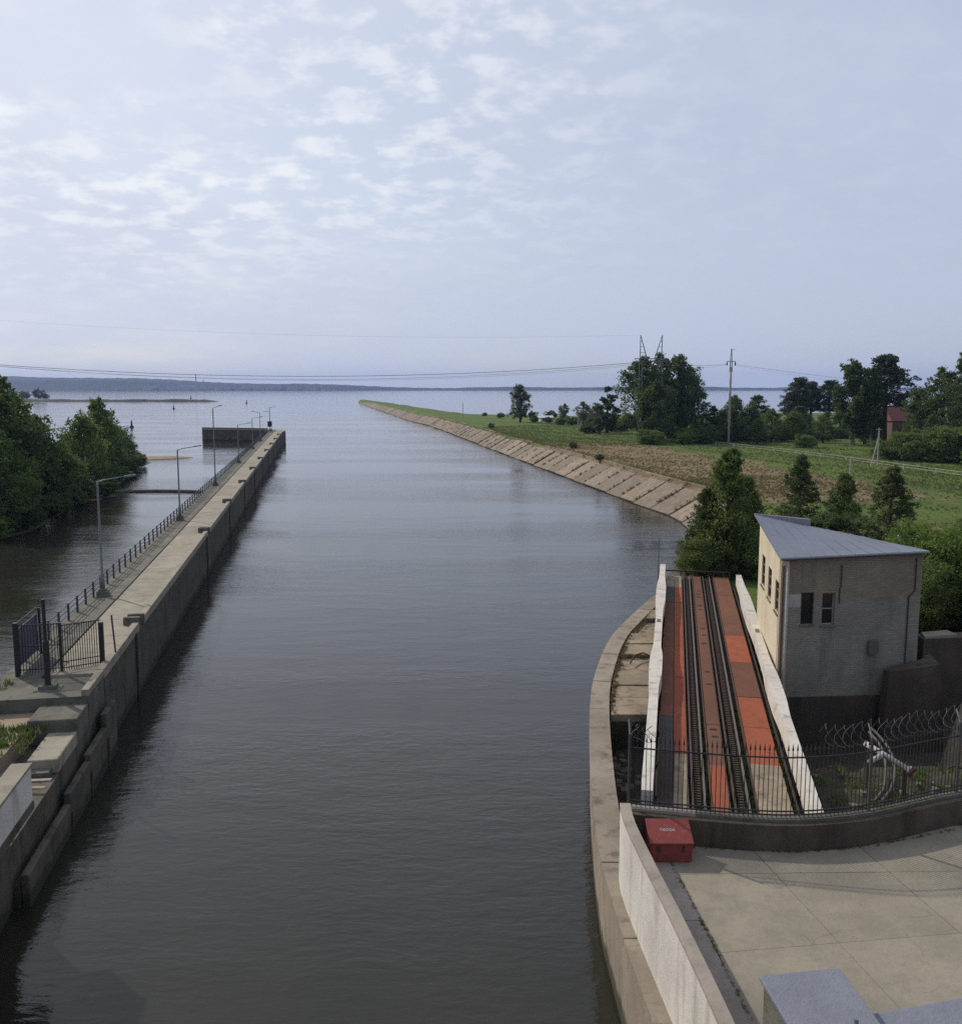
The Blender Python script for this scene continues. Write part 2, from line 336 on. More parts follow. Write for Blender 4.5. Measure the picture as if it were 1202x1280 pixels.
def terrain():
    vs = []; fs = []; soil = []
    NT, NS = 14 * 10, 46
    for a in range(NT + 1):
        t = a / 10
        p = Vector(poly_at(W, t)); q = Vector(poly_at(B, t)); d = q - p; ln = d.length; d.normalize()
        run = 7.0 if ln > 60 else max(ln * 0.35, 1.0)
        if t < 3: run = 3.0
        wa = Vector(poly_at(W, max(t - .05, 0))); wb = Vector(poly_at(W, min(t + .05, 13.999))); tn = (wb - wa).normalized(); nn_ = Vector((tn.y, -tn.x))
        crest = p + nn_ * run; d2 = (q - crest); ln2 = d2.length; d2.normalize()
        for b in range(NS + 1):
            if b == 0: dist, z = -2.0, -1.2
            elif b == 1: dist, z = 0.0, -0.12
            elif b == 2: dist, z = run * 0.5, 1.95
            elif b == 3: dist, z = run, 3.85
            else:
                f = (b - 3) / (NS - 3); f = f ** 2.2 if ln > 60 else f
                dist = lerp(run, ln2 + run, f); c = crest + d2 * (dist - run); z = lerp(3.85, bank_h(c.x, c.y), min(1, (dist - run) / 6))
                if b == NS: z = -0.8
                elif b == NS - 1: z = min(z, 1.6)
            c = p + nn_ * dist if b <= 3 else crest + d2 * (dist - run)
            vs.append((c.x, c.y, z))
            near = max(0.0, min(1.0, 1.45 - abs(dist - 14) / 25)) if b >= 3 else 0.9
            soil.append(near * (1.0 if c.y < 250 else max(0.0, 1 - (c.y - 250) / 60) * 0.9) if c.y > 135 else max(0.0, near * (c.y - 105) / 30 * .8))
    for a in range(NT):
        for b in range(NS):
            i = a * (NS + 1) + b; fs.append((i, i + 1, i + NS + 2, i + NS + 1))
    m = MB(); m.add(vs, fs); o = m.build('meadow_ground', 'meadow', smooth=True)
    at = o.data.attributes.new('soil', 'FLOAT', 'POINT'); at.data.foreach_set('value', soil)
    tag(o, 'grassy bank with bare dry soil running out as a long spit', kind='structure')
terrain()

# concrete slabs on the bank slope: one flat slab after the other, child pieces of the revetment
rev = thing('bank_revetment', (26.3, 158, 0), 'long sloping bank of tan concrete slabs along the right shore', 'embankment')
slab_meshes = []
for k in range(4):
    m = MB(); a, b, c = (RNG.uniform(-0.05, 0.05, 3))
    m.prism([(0.12, 0.0), (6.9 + a, 0.05), (6.85 + b, 7.82), (0.05, 7.75 + c)], [-0.1] * 4, [0.16] * 4)
    slab_meshes.append(m.mesh('slab', 'bank_slab'))
acc = 0.0; sA = 3.35
pts = [poly_at(W, 3.3 + i * 0.01) for i in range(0, 1065)]
station = [pts[0]]; need = 8.0; last = Vector(pts[0]); d = 0.0
for p in pts[1:]:
    v = Vector(p); d += (v - last).length; last = v
    if d >= need: station.append(p); d = 0.0
slope = math.atan2(3.97, 7.0)
for i in range(len(station) - 1):
    p = Vector(station[i]); q = Vector(station[i + 1]); e = (q - p); ang = math.atan2(e.y, e.x)
    cr = max(0.4, min(1, (1240 - p.y) / 260)) if p.y > 980 else 1
    # local y runs along the shore, local x up the slope
    X = Vector((math.cos(ang - math.pi / 2) * math.cos(slope), math.sin(ang - math.pi / 2) * math.cos(slope), math.sin(slope)))
    Y = Vector((math.cos(ang), math.sin(ang), 0)); Z = X.cross(Y)
    rot = Matrix((X, Y, Z)).transposed().to_euler()
    rr = (rot.x + random.uniform(-.014, .014), rot.y + random.uniform(-.02, .012), rot.z + random.uniform(-.012, .012))
    link_mesh('slab', slab_meshes[i % 4], rev, (p.x, p.y, 0.05 + random.uniform(-0.09, 0.10)), rr, (cr * random.uniform(.94, 1.0), e.length / 8.0 * random.uniform(.975, 1.0), 1))
# crest kerb of the slope
for a0 in range(0, len(station) - 2, 2):
    p = Vector(station[a0]); q = Vector(station[a0 + 2]); e = (q - p).normalized(); n = Vector((e.y, -e.x))
    if p.y > 700: break
    a = p + n * 6.75; b = q + n * 6.75 - e * 0.1
    if random.random() < 0.2: continue
    MB().prism([(a.x, a.y), (a.x + n.x * .5, a.y + n.y * .5), (b.x + n.x * .5, b.y + n.y * .5), (b.x, b.y)], 3.7, 4.12 + random.uniform(-.06, .05)).build('crest_kerb', 'bank_slab', rev)

# ------------------------------------------------------------------ far shore, breakwater, island
def hills():
    m = MB(); vs = []; xs = np.linspace(-8200, 8200, 420)
    for x in xs:
        left = max(0.0, min(1.0, (-200 - x) / 2600))
        h = 16 + 9 * math.sin(x / 730) + 5 * math.sin(x / 190 + 1) + 68 * left ** 0.8 + random.uniform(-2, 2.2)
        if x > 2300: h += 12
        y = 6000 + 120 * math.sin(x / 900)
        vs += [(x, y, -0.6), (x, y + 60, 3), (x, y + 260, h * 0.75), (x, y + 700, h), (x, y + 1500, h * 0.6), (x, y + 1800, -0.6)]
    fs = [(i * 6 + j, (i + 1) * 6 + j, (i + 1) * 6 + j + 1, i * 6 + j + 1) for i in range(len(xs) - 1) for j in range(5)]
    m.add(vs, fs); tag(m.build('hills', 'hill_wood'), 'low wooded hills along the far shore of the reservoir', kind='structure')
hills()
town = MB()
for i in range(46):
    x = random.gauss(-1560, 330); y = 5960 + random.uniform(-30, 60); h = random.uniform(14, 34)
    town.box((x, y, h / 2 + 1), (random.uniform(18, 70), 16, h))
tag(town.build('far_town', 'pale_building'), 'pale blocks of a distant town on the far shore', 'town', kind='stuff')
for x, h, r in ((-1735, 100, 3.4), (-1690, 66, 3.0)):
    c = MB(); c.tube([(x, 5900, 0), (x, 5900, h * .5), (x, 5900, h)], [r * 1.5, r * 1.1, r * .8], 8)
    tag(c.build('chimney_stack', 'pale_building'), 'tall thin chimney stack above the distant town' if h > 80 else 'shorter chimney stack beside the tallest one of the distant town', 'chimney')
def dam():
    m = MB(); vs = []; n = 60
    for i in range(n + 1):
        t = i / n; x = lerp(-700, -362, t); y = 1340 + 6 * math.sin(t * 9) - 10 * t
        h = 3.0 + 0.4 * math.sin(t * 40) + random.uniform(-.25, .25); h *= min(1, (1 - t) * 14 + 0.08)
        vs += [(x, y - 9, -0.4), (x, y - 3, h * .8), (x, y + 1, h), (x, y + 9, -0.4)]
    m.add(vs, [(i * 4 + j, (i + 1) * 4 + j, (i + 1) * 4 + j + 1, i * 4 + j + 1) for i in range(n) for j in range(3)])
    tag(m.build('breakwater', 'dark_stone'), 'thin dark stone breakwater lying across the far water', 'breakwater')
dam()
def mound(name, mat, pts, h, label, kind='structure', inner=0.72):
    """low island from a shoreline polygon"""
    c = Vector((sum(p[0] for p in pts) / len(pts), sum(p[1] for p in pts) / len(pts))); n = len(pts)
    vs = []; rings = ((1.05, -0.5), (1.0, 0.05), (0.93, 0.35 * h), (inner, h), (0.3, h * 1.1))
    for f, z in rings: vs += [(c.x + (p[0] - c.x) * f, c.y + (p[1] - c.y) * f, z) for p in pts]
    fs = [(r * n + i, r * n + (i + 1) % n, (r + 1) * n + (i + 1) % n, (r + 1) * n + i) for r in range(4) for i in range(n)]
    fs.append(tuple(4 * n + i for i in range(n)))
    m = MB(); m.add(vs, fs); o = m.build(name, mat, smooth=True); tag(o, label, kind=kind); return o
mound('island_ground', 'island_soil', [(-63, 118), (-61.5, 130), (-64, 142), (-68, 160), (-66, 172), (-72, 186), (-76, 204), (-83, 230), (-86, 250), (-98, 262), (-130, 262), (-260, 240), (-280, 120), (-180, 96), (-90, 104)], 0.45, 'low dark shore under the trees of the wooded island')
mound('sand_spit', 'sand', [(-99, 256), (-90, 258), (-82.5, 264), (-80.5, 268), (-84, 271), (-93, 270), (-103, 267)], 0.55, 'small tan sand spit at the tip of the wooded island', inner=0.5)
mound('islet_ground', 'sand', [(-800, 1560), (-700, 1540), (-690, 1565), (-720, 1590), (-800, 1600)], 1.5, 'tiny low islet at the root of the breakwater')
fb = MB(); fb.tube([(-73, 176.5, .12), (-68, 178.6, .14), (-61, 179.6, .14), (-55, 179.0, .14), (-50.5, 177.6, .12), (-47.4, 176, .12)], 0.34, 7)
tag(fb.build('floating_boom', 'rubble', smooth=True), 'thin dark floating boom curving from the island to the pier', 'boom')
for x, y, h, mt, lb in ((-171.5, 473, 3.4, 'buoy_dark', 'dark navigation buoy floating off the tip of the wooded island'), (-279.7, 879, 3.6, 'buoy_dark', 'small dark buoy floating before the stone breakwater'), (-288, 1187, 4.0, 'buoy_dark', 'dark buoy in open water to the right of the breakwater end'), (-507, 1690, 5.5, 'buoy_red', 'small reddish buoy floating behind the stone breakwater')):
    t = thing('buoy', (x, y, 0), lb, 'buoy')
    MB().tube([(x, y, -.3), (x, y, .7), (x, y, .75)], [h * .3, h * .3, h * .12], 10).build('float', mt, t)
    MB().tube([(x, y, .7), (x, y, h * .8), (x, y, h)], [h * .16, h * .1, h * .08], 8).build('tower', mt, t)

# ------------------------------------------------------------------ pier on the left
A = Vector((-20.7, 52.3)); e = Vector((-0.1682, 0.9858)); nR = Vector((0.9858, 0.1682))
def pp(s, t): v = A + e * s + nR * t; return (v.x, v.y)
def quad(s0, s1, t0, t1): return [pp(s0, t0), pp(s0, t1), pp(s1, t1), pp(s1, t0)]
PT = 4.2; SE = 283.0; PANG = math.atan2(e.y, e.x) - math.pi / 2
pier = thing('concrete_pier', (A.x, A.y, 0), 'long concrete approach pier with dark stained wall and pale walkway', 'pier')
# wall in bays with recessed joints
s = -2.0; bays = [-2.0, 9.0]
while bays[-1] < SE - 20: bays.append(bays[-1] + 24.6)
bays.append(SE)
for a, b in zip(bays[:-1], bays[1:]):
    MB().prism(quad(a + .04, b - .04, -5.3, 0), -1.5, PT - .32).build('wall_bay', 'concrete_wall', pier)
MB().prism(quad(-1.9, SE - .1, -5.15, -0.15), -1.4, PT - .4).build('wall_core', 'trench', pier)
ns = int((SE + 2) / 6.15)
for i in range(ns):
    a = -2 + (SE + 2) * i / ns; b = -2 + (SE + 2) * (i + 1) / ns - .035; dz = random.uniform(-.012, .012)
    MB().prism(quad(a, b, -2.95, -0.42), PT - .33, PT + dz).build('walkway_slab', 'concrete_walk', pier)
    MB().prism(quad(a, b, -5.3, -3.22), PT - .33, PT - .14 + dz).build('ledge_slab', 'concrete_ledge', pier)
# edge kerb in sections with bollard recesses between
rec = [8.6, 49, 76, 103, 129, 155, 182, 209, 235, 261]
prev = -2.0
for r in rec + [SE]:
    MB().prism(quad(prev, r - 0.1, -0.40, 0.02), PT - .33, PT + .22).build('edge_kerb', 'concrete_walk', pier, bevel=.03)
    if r < SE:
        MB().prism(quad(r, r + .35, -1.0, 0.04), PT - .3, PT + .52).build('recess_cheek', 'concrete_ledge', pier, bevel=.03)
        MB().prism(quad(r + 1.45, r + 1.8, -1.0, 0.04), PT - .3, PT + .40).build('recess_cheek', 'concrete_ledge', pier, bevel=.03)
        c = pp(r + .9, -.45)
        MB().tube([(c[0], c[1], PT - .3), (c[0], c[1], PT + .1), (c[0], c[1], PT + .15), (c[0], c[1], PT + .3), (c[0], c[1], PT + .33)], [.17, .14, .2, .22, .12], 10).build('mooring_bollard', 'black_iron', pier, True)
    prev = r + 1.9
# ladder fenders on the canal face
for r in rec:
    MB().prism(quad(r - 1.6, r - 1.25, 0.0, 0.10), -.6, PT - .2).build('fender_strip', 'trench', pier)
# rounded end and hook
end = [pp(SE, -5.3), pp(SE, 0), (-68.6, 338), (-69.8, 344), (-72.5, 348.6), (-77, 351.5), (-104.5, 360.5), (-102.6, 354.8), (-78.5, 348.0), (-75.2, 344), (-74.3, 338)]
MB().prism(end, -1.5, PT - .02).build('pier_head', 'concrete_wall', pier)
MB().prism([pp(SE + .1, -2.9), pp(SE + .1, -.4), (-69.0, 338), (-70.2, 343.6), (-72.8, 348), (-77, 350.8), (-78.2, 349), (-74, 346.5), (-72.2, 341)], PT - .02, PT + .1).build('head_walkway', 'concrete_walk', pier)
MB().prism([(-77.6, 350.9), (-104.2, 359.6), (-104.0, 359.0), (-77.8, 350.3)], PT - .02, PT + .5).build('hook_kerb', 'concrete_ledge', pier)

rl = thing('pier_railing', pp(0, -4.95) + (PT - .14,), 'low grey post and rail railing along the far edge of the pier', 'railing')
posts = MB(); post = None; me = None
np_ = 115
for i in range(np_):
    s = 1.5 + i * (SE - 3) / np_; c = pp(s, -4.95)
    if me is None:
        m = MB(); m.box((0, 0, .58), (.13, .13, 1.16)); m.box((0, 0, 1.17), (.17, .17, .03)); me = m.mesh('post', 'rail_grey')
    link_mesh('post', me, rl, (c[0], c[1], PT - .14), (0, 0, PANG))
for h in (.42, .76, 1.08):
    a = pp(1.5, -4.95); b = pp(SE - 2, -4.95)
    MB().tube([(a[0], a[1], PT - .14 + h), (b[0], b[1], PT - .14 + h)], .038, 6).build('rail', 'rail_grey', rl)

def street_lamp(s, h, arm_ang, label, armlen=2.0, t=-4.35, group='street lamps along the pier'):
    x, y = pp(s, t); z = PT - .14
    T = thing('street_lamp', (x, y, z), label, 'street lamp', group)
    m = MB(); m.box((x, y, z + .2), (.8, .8, .4), PANG); m.box((x, y, z + .48), (.55, .55, .16), PANG); m.build('footing', 'concrete_ledge', T, bevel=.03)
    MB().tube([(x, y, z + .5), (x, y, z + 1.6), (x, y, z + 1.7), (x, y, z + h - .3), (x, y, z + h)], [.17, .16, .105, .075, .07], 10).build('pole', 'lamp_grey', T, True)
    dx, dy = math.cos(arm_ang), math.sin(arm_ang)
    arm = MB().tube([(x, y, z + h - .25), (x + dx * .12, y + dy * .12, z + h - .03), (x + dx * .4, y + dy * .4, z + h + .06), (x + dx * armlen, y + dy * armlen, z + h + .32)], .045, 7).build('arm', 'lamp_grey', T, True)
    hx, hy = x + dx * (armlen + .28), y + dy * (armlen + .28)
    m = MB(); ca, sa = dx, dy; L0, W0 = .42, .16
    prof = [(-L0, .6), (-.1, 1), (.3, .95), (L0, .5)]
    vs = []
    for u, w in prof:
        for v, zz in ((-W0 * w, -.06), (W0 * w, -.06), (W0 * w * .7, .07), (-W0 * w * .7, .07)): vs.append((hx + u * ca - v * sa, hy + u * sa + v * ca, z + h + .36 + u * .12 + zz))
    fs = [(i * 4 + j, i * 4 + (j + 1) % 4, i * 4 + 4 + (j + 1) % 4, i * 4 + 4 + j) for i in range(3) for j in range(4)] + [(3, 2, 1, 0), (12, 13, 14, 15)]
    m.add(vs, fs); m.build('lamp_head', 'lamp_grey', arm)
street_lamp(18.9, 8.6, R(12), 'grey street lamp on the pier next to the gate enclosure')
street_lamp(60.5, 8.3, R(12), 'grey street lamp on the pier beside the floating boom, second from the gate')
street_lamp(101, 12.2, R(75), 'tallest street lamp on the pier, its short arm turned away')
street_lamp(148, 7.8, R(12), 'grey street lamp on the pier just past the tallest one')
street_lamp(193.5, 7.7, R(12), 'grey street lamp on the pier standing fifth from the gate')
street_lamp(228, 8.2, R(186), 'grey street lamp near the pier head with its arm reaching back', 1.6)
# signal mast with board on the pier head
x, y, z = -73.6, 336.0, PT - .02
T = thing('signal_mast', (x, y, z), 'signal mast with square dark board and two arms on the pier head', 'mast')
MB().tube([(x, y, z), (x, y, z + 8.4)], [.14, .09], 8).build('pole', 'rail_grey', T)
MB().box((x, y - .2, z + 2.6), (1.5, .2, 1.9)).build('board', 'black_iron', T)
MB().tube([(x, y, z + 8.2), (x + 2.1, y, z + 8.7)], .06, 6).build('arm', 'rail_grey', T)
MB().tube([(x, y, z + 7.0), (x - 2.3, y, z + 6.9)], .06, 6).build('arm', 'rail_grey', T)
MB().box((x + .2, y, z + .5), (.9, .9, 1.0)).build('footing', 'concrete_walk', T)

# ------------------------------------------------------------------ gate enclosure at the near end of the pier
def bar_fence(T, p, q, z, h, n, mat='black_iron', rails=(.12, 1.0), r=.018, extra=0.0):
    p = Vector(p); q = Vector(q); d = q - p; ang = math.atan2(d.y, d.x); me_ = None
    for i in range(1, n):
        c = p + d * (i / n)
        if me_ is None: m = MB(); m.box((0, 0, (h + extra) / 2), (r * 2, r * 2, h + extra)); me_ = m.mesh('bar', mat)
        link_mesh('bar', me_, T, (c.x, c.y, z), (0, 0, ang))
    for f in rails:
        MB().tube([(p.x, p.y, z + h * f), (q.x, q.y, z + h * f)], r * 1.7, 6).build('rail', mat, T)
GZ = PT
gt = thing('pier_gate', (-22.8, 50.5, GZ), 'black iron bar fence and gate closing off the pier walkway', 'gate')
g1, g2, g3, g4 = (-24.9, 50.1), (-25.7, 54.6), (-22.75, 50.6), (-21.05, 51.9)
for c, h, w_ in ((g1, 2.95, .22), (g2, 2.75, .12), (g3, 2.85, .14), (g4, 2.55, .24)):
    MB().box((c[0], c[1], GZ - .15 + h / 2), (w_, w_, h), PANG).build('post', 'black_iron', gt)
bar_fence(gt, g1, g3, GZ, 2.7, 15, rails=(.07, .55, .98))
bar_fence(gt, g3, g4, GZ - .02, 2.6, 17, rails=(.07, .2, .98))
gl = thing('gate_leaf', (-25.3, 52.4, GZ), 'dark blue sheet metal gate leaf swung open beside the water', 'gate')
d = Vector(g2) - Vector(g1); a_ = math.atan2(d.y, d.x)
for i in range(9):
    c = Vector(g1) + d * ((i + .55) / 9.2)
    MB().box((c.x - .12, c.y, GZ + 1.22), (d.length / 9.4, .03 + .012 * (i % 2), 2.1), a_).build('board', 'blue_gate', gl)
for h in (.2, 2.62):
    MB().tube([(g1[0] - .12, g1[1], GZ + h), (g2[0] - .12, g2[1], GZ + h)], .03, 6).build('frame_rail', 'black_iron', gl)
T = thing('gate_mast', (-22.3, 47.9, 3.9), 'dark square mast on stepped stone base before the gate', 'mast')
MB().tube([(-22.3, 47.9, 4.1), (-22.3, 47.9, 6.6), (-22.3, 47.9, 6.65), (-22.3, 47.9, 8.8)], [.16, .15, .1, .09], 8).build('pole', 'black_iron', T)
m = MB(); m.box((-22.3, 47.9, 4.0), (1.3, .9, .22), PANG); m.box((-22.3, 47.9, 4.2), (.85, .65, .2), PANG); m.build('base', 'concrete_ledge', T, bevel=.03)
MB().tube([(-20.75, 53.9, PT), (-20.9, 53.9, PT + 2.5)], .05, 6)
tag(MB().tube([(-20.95, 53.6, PT - .03), (-21.1, 53.6, PT + 2.4)], .05, 6).build('leaning_pole', 'rail_grey'), 'thin leaning pole on the walkway just behind the gate', 'pole')

# near end of the pier: lower blocks, recess, lock wall with white parapet
lw = thing('lock_wall', pp(-12, 0) + (0,), 'dark stained stepped lock wall below the pier gate', 'wall')
MB().prism(quad(-45, -2.05, -7.5, -0.02), -1.5, 2.45).build('core', 'concrete_wall', lw)
MB().prism(quad(-5.6, -2.05, -6.6, -0.02), 2.45, PT - .14).build('landing', 'concrete_ledge', lw)
MB().prism(quad(-5.6, -2.05, -0.36, 0.02), PT - .14, PT + .2).build('kerb', 'concrete_walk', lw, bevel=.03)
MB().prism(quad(-8.0, -5.64, -2.3, -0.04), 2.45, 3.72).build('block', 'concrete_ledge', lw, bevel=.06)
MB().prism(quad(-11.6, -8.04, -1.35, -0.04), 2.45, 3.12).build('block', 'concrete_walk', lw, bevel=.06)
MB().prism(quad(-11.6, -5.64, -7.4, -2.34), 2.45, 3.35).build('earth_bed', 'sand', lw)
for a_, b_, zt_ in ((-4.6, -2.2, 2.75), (-8.4, -4.63, 2.05), (-12.2, -8.43, 1.75), (-18.6, -12.23, 1.3)):
    MB().prism(quad(a_, b_, 0.26, 0.58), -1.3, zt_).build('fender_wall', 'concrete_wall', lw, bevel=.06)
for k, sx in enumerate((-4.62, -8.42, -12.22)):
    MB().prism(quad(sx - .12, sx + .10, 0.0, 0.64), -1.2, 1.5 - k * .3).build('fender_fin', 'trench', lw)
MB().prism(quad(-18.6, -2.2, 0.0, 0.25), -1.3, .9).build('slot_floor', 'dark_wall', lw)
MB().prism(quad(-12.2, -11.64, -7.4, -0.3), 2.45, 2.75).build('sill', 'concrete_ledge', lw, bevel=.03)
MB().prism(quad(-45, -18.8, -7.2, 0.05), 2.45, 4.0).build('lock_deck', 'concrete_wall', lw)
MB().prism(quad(-45, -18.8, -7.2, 0.98), 4.0, 4.3).build('lock_cornice', 'concrete_wall', lw)
lp = thing('lock_parapet', pp(-19, .3) + (4.3,), 'whitewashed parapet of the lock wall opposite the concrete yard', 'parapet')
MB().prism(quad(-45, -18.75, 0.30, 0.92), 4.3, 5.62).build('parapet_wall', 'white_wall', lp)
MB().prism(quad(-45, -18.70, 0.24, 0.97), 5.62, 5.72).build('coping', 'concrete_walk', lp)
for k in range(11):
    a = pp(-12.6 - random.uniform(0, 4.6), -.9 - random.uniform(0, 2.2)); an = random.uniform(0, 3)
    o = MB().box((0, 0, 0), (2.2, .22, .05)).build('plank', 'timber'); o.location = (a[0], a[1], 2.50 + .055 * k); o.rotation_euler = (random.uniform(-.05, .05), random.uniform(-.05, .05), an)
    tag(o, 'loose weathered plank in the litter heap beside the white lock parapet', 'plank', 'planks in the litter heap')

HOSES = [[(17.6, 41.9), (17.3, 39.9), (16.6, 37.7), (15.7, 35.7), (14.9, 34.6)], [(17.9, 42.4), (17.6, 39.9), (16.9, 37.6), (16.0, 35.7), (15.1, 34.5)]]
# ------------------------------------------------------------------ right: quay wall, ledge, yard
outer = [(5.05, 14.0), (4.75, 20.0), (4.4, 26.0), (4.3, 29.5), (4.3, 32.8), (4.75, 39.3), (5.7, 48.1), (6.75, 54.4), (8.8, 62.6), (11.9, 70.6), (14.4, 76.3)]
def offs(P, d):
    out = []
    for i, p in enumerate(P):
        a = Vector(P[max(i - 1, 0)]); b = Vector(P[min(i + 1, len(P) - 1)]); t = (b - a).normalized()
        out.append((p[0] + t.y * d, p[1] - t.x * d))
    return out
def smooth_poly(P, k=4):
    out = []
    for i in range(len(P) - 1):
        p0, p1, p2, p3 = (Vector(P[max(0, min(len(P) - 1, j))]) for j in (i - 1, i, i + 1, i + 2))
        for q in range(k):
            t = q / k
            out.append(tuple(0.5 * ((2 * p1) + (p2 - p0) * t + (2 * p0 - 5 * p1 + 4 * p2 - p3) * t * t + (3 * p1 - p0 - 3 * p2 + p3) * t ** 3)))
    out.append(P[-1]); return out
def strip(P, Q, z0, z1):
    """closed strip between two polylines from z0 to z1"""
    m = MB(); n = len(P); z1 = z1 if isinstance(z1, list) else [z1] * n
    vs = [(p[0], p[1], z0) for p in P] + [(p[0], p[1], z1[i]) for i, p in enumerate(P)] + [(q[0], q[1], z1[i]) for i, q in enumerate(Q)] + [(q[0], q[1], z0) for q in Q]
    fs = [(k * n + i, k * n + i + 1, ((k + 1) % 4) * n + i + 1, ((k + 1) % 4) * n + i) for k in range(4) for i in range(n - 1)]
    fs += [(0, n, 2 * n, 3 * n), (n - 1, 4 * n - 1, 3 * n - 1, 2 * n - 1)]
    return m.add(vs, fs)
so = smooth_poly(outer); si = offs(so, 0.95)
quay = thing('quay_wall', (5.0, 40, 0), 'curved tan concrete quay wall with broad ledge beside the slipway', 'quay')
strip(so, offs(so, 0.9), -1.5, 2.72).build('wall_face', 'concrete_quay', quay)
k = 0
while k < len(so) - 1:
    j = min(k + 3, len(so) - 1)
    P_ = offs(so, -0.06)[k:j + 1]; Q_ = si[k:j + 1]
    P_[-1] = tuple(Vector(P_[-2]).lerp(Vector(P_[-1]), .985)); Q_[-1] = tuple(Vector(Q_[-2]).lerp(Vector(Q_[-1]), .985))
    strip(P_, Q_, 2.72, 3.0 + random.uniform(-.02, .02)).build('ledge_stone', 'concrete_quay', quay)
    k = j
# slabs of the apron between ledge and slipway, with a sunken hole at the near end
ap = thing('apron', (8, 58, 2.6), 'broken tan concrete apron between curved quay and slipway', 'apron')
def beamx(y): return 5.6 + 0.197 * (y - 32.5)
inn = lambda y: np.interp(y, [p[1] for p in offs(outer, .98)], [p[0] for p in offs(outer, .98)])
MB().prism([(float(inn(47.2)), 47.2), (beamx(47.2) + .3, 47.2), (beamx(70) + .3, 70), (float(inn(70)), 70), (float(inn(62)), 62), (float(inn(54)), 54)], -1, 2.55).build('apron_base', 'pit_soil', ap)
ys_ = [47.3, 50.2, 52.2, 55.0, 58.2, 60.8, 63.4, 67.5, 70.2]
for i in range(len(ys_) - 1):
    a, b = ys_[i] + .06, ys_[i + 1] - .06
    z = 2.95 + random.uniform(-.08, .05)
    if i in (3, 6): z -= .22
    MB().prism([(float(inn(a)) + .05, a), (beamx(a) + .25, a - .1), (beamx(b) + .25, b - .1), (float(inn(b)) + .05, b)], 2.5, [z, z + random.uniform(-.05, .05), z, z + random.uniform(-.05, .05)]).build('slab', 'concrete_slab', ap)
tag(MB().tube([(9.0, 56.2, 3.0), (9.4, 57.3, 3.15), (10.0, 57.8, 3.2), (10.5, 57.3, 3.1), (10.7, 56.4, 3.0)], .05, 6).build('bent_pipe', 'rusty_steel', smooth=True), 'bent rusty pipe lying on the broken apron', 'pipe')
MB()
pit = MB(); pit.prism([(5.2, 30.2), (6.4, 30.3), (26, 33.5), (40, 40), (40, 63), (22, 62), (21.4, 76.4), (15, 76.4), (10.6, 62), (6.9, 47.1), (5.6, 40)], -1.4, 1.1)
tag(pit.build('pit_floor', 'pit_soil'), 'dark sunken earth floor around and below the slipway', kind='structure')
# rubble in the hole beside the beam
for k in range(16):
    s_ = random.uniform(.18, .5); o = MB().prism([(-s_, -s_ * .6), (s_ * .8, -s_ * .7), (s_, s_ * .5), (-s_ * .6, s_ * .7)], 0, s_ * .8, [(-s_ * .7, -s_ * .4), (s_ * .6, -s_ * .5), (s_ * .7, s_ * .3), (-s_ * .4, s_ * .5)]).build('rubble_block', 'rubble')
    o.location = (random.uniform(6.1, 7.6), random.uniform(41.5, 46), 1.09); o.rotation_euler = (0, 0, random.uniform(0, 6))
    tag(o, 'broken concrete block in the dark hole beside the slipway', 'rubble', 'rubble blocks in the dark hole')

# yard (concrete platform) with slabs, kerb strip and shade-casting parapet
yard = MB(); yard.prism([(5.8, 6), (40, 6), (40, 31), (16.8, 31.6), (13, 30.2), (10.4, 29.7), (7.1, 30.0), (4.95, 30.5), (4.92, 29), (5.0, 26.7), (5.25, 22.9), (5.45, 18.5)], -1.2, 4.42)
yard = yard.build('yard', 'pit_soil'); tag(yard, 'pale concrete yard of large slabs beside the canal', kind='structure')
def add_slab(poly, mat='concrete_platform', nm='slab'):
    c = Vector((sum(p[0] for p in poly) / len(poly), sum(p[1] for p in poly) / len(poly)))
    poly = [tuple(Vector(p) + (c - Vector(p)).normalized() * .016) for p in poly]
    MB().prism(poly, 4.40, 4.5 + random.uniform(-.006, .006)).build(nm, mat, yard)
kx = lambda y: np.interp(y, [21, 24.1, 26, 29.4], [6.45, 6.32, 6.2, 5.98])      # joint beside the kerb strip
rows = [6, 10.5, 14.4, 18.7, 23.9, 28.1, 29.75]
def rowy(r, x): return rows[r] + (x - 6) * (0.13 if r < 5 else (0.02 if r == 5 else 0.0))
colx = [0, 3.6, 7.2, 10.8, 14.4, 18, 25, 33]
wall_base = lambda x: float(np.interp(x, [4.7, 6.9, 10.4, 13.0, 16.8, 40], [30.45, 29.95, 29.55, 30.05, 31.4, 33]))
for r in range(len(rows) - 1):
    for c in range(len(colx) - 1):
        def pt(cx, rr):
            x = 6.2 + colx[cx]
            yy = wall_base(x) if rr == len(rows) - 1 else min(rowy(rr, x), wall_base(x) - .5)
            xx = float(kx(yy)) if cx == 0 else x - (yy - 24) * 0.16
            return (xx, yy)
        add_slab([pt(c, r), pt(c + 1, r), pt(c + 1, r + 1), pt(c, r + 1)])
for a, b in ((6, 11), (11, 16), (16, 21), (21, 25.5), (25.5, 30.1)):
    px_ = lambda yy: float(np.interp(yy, [8, 18.5, 22.9, 26.7, 30.6], [5.72, 5.42, 5.18, 4.92, 4.84]))
    add_slab([(px_(a), a), (float(kx(a)), a), (float(kx(b)), b), (px_(b), b)], 'concrete_kerb', 'kerb_strip')

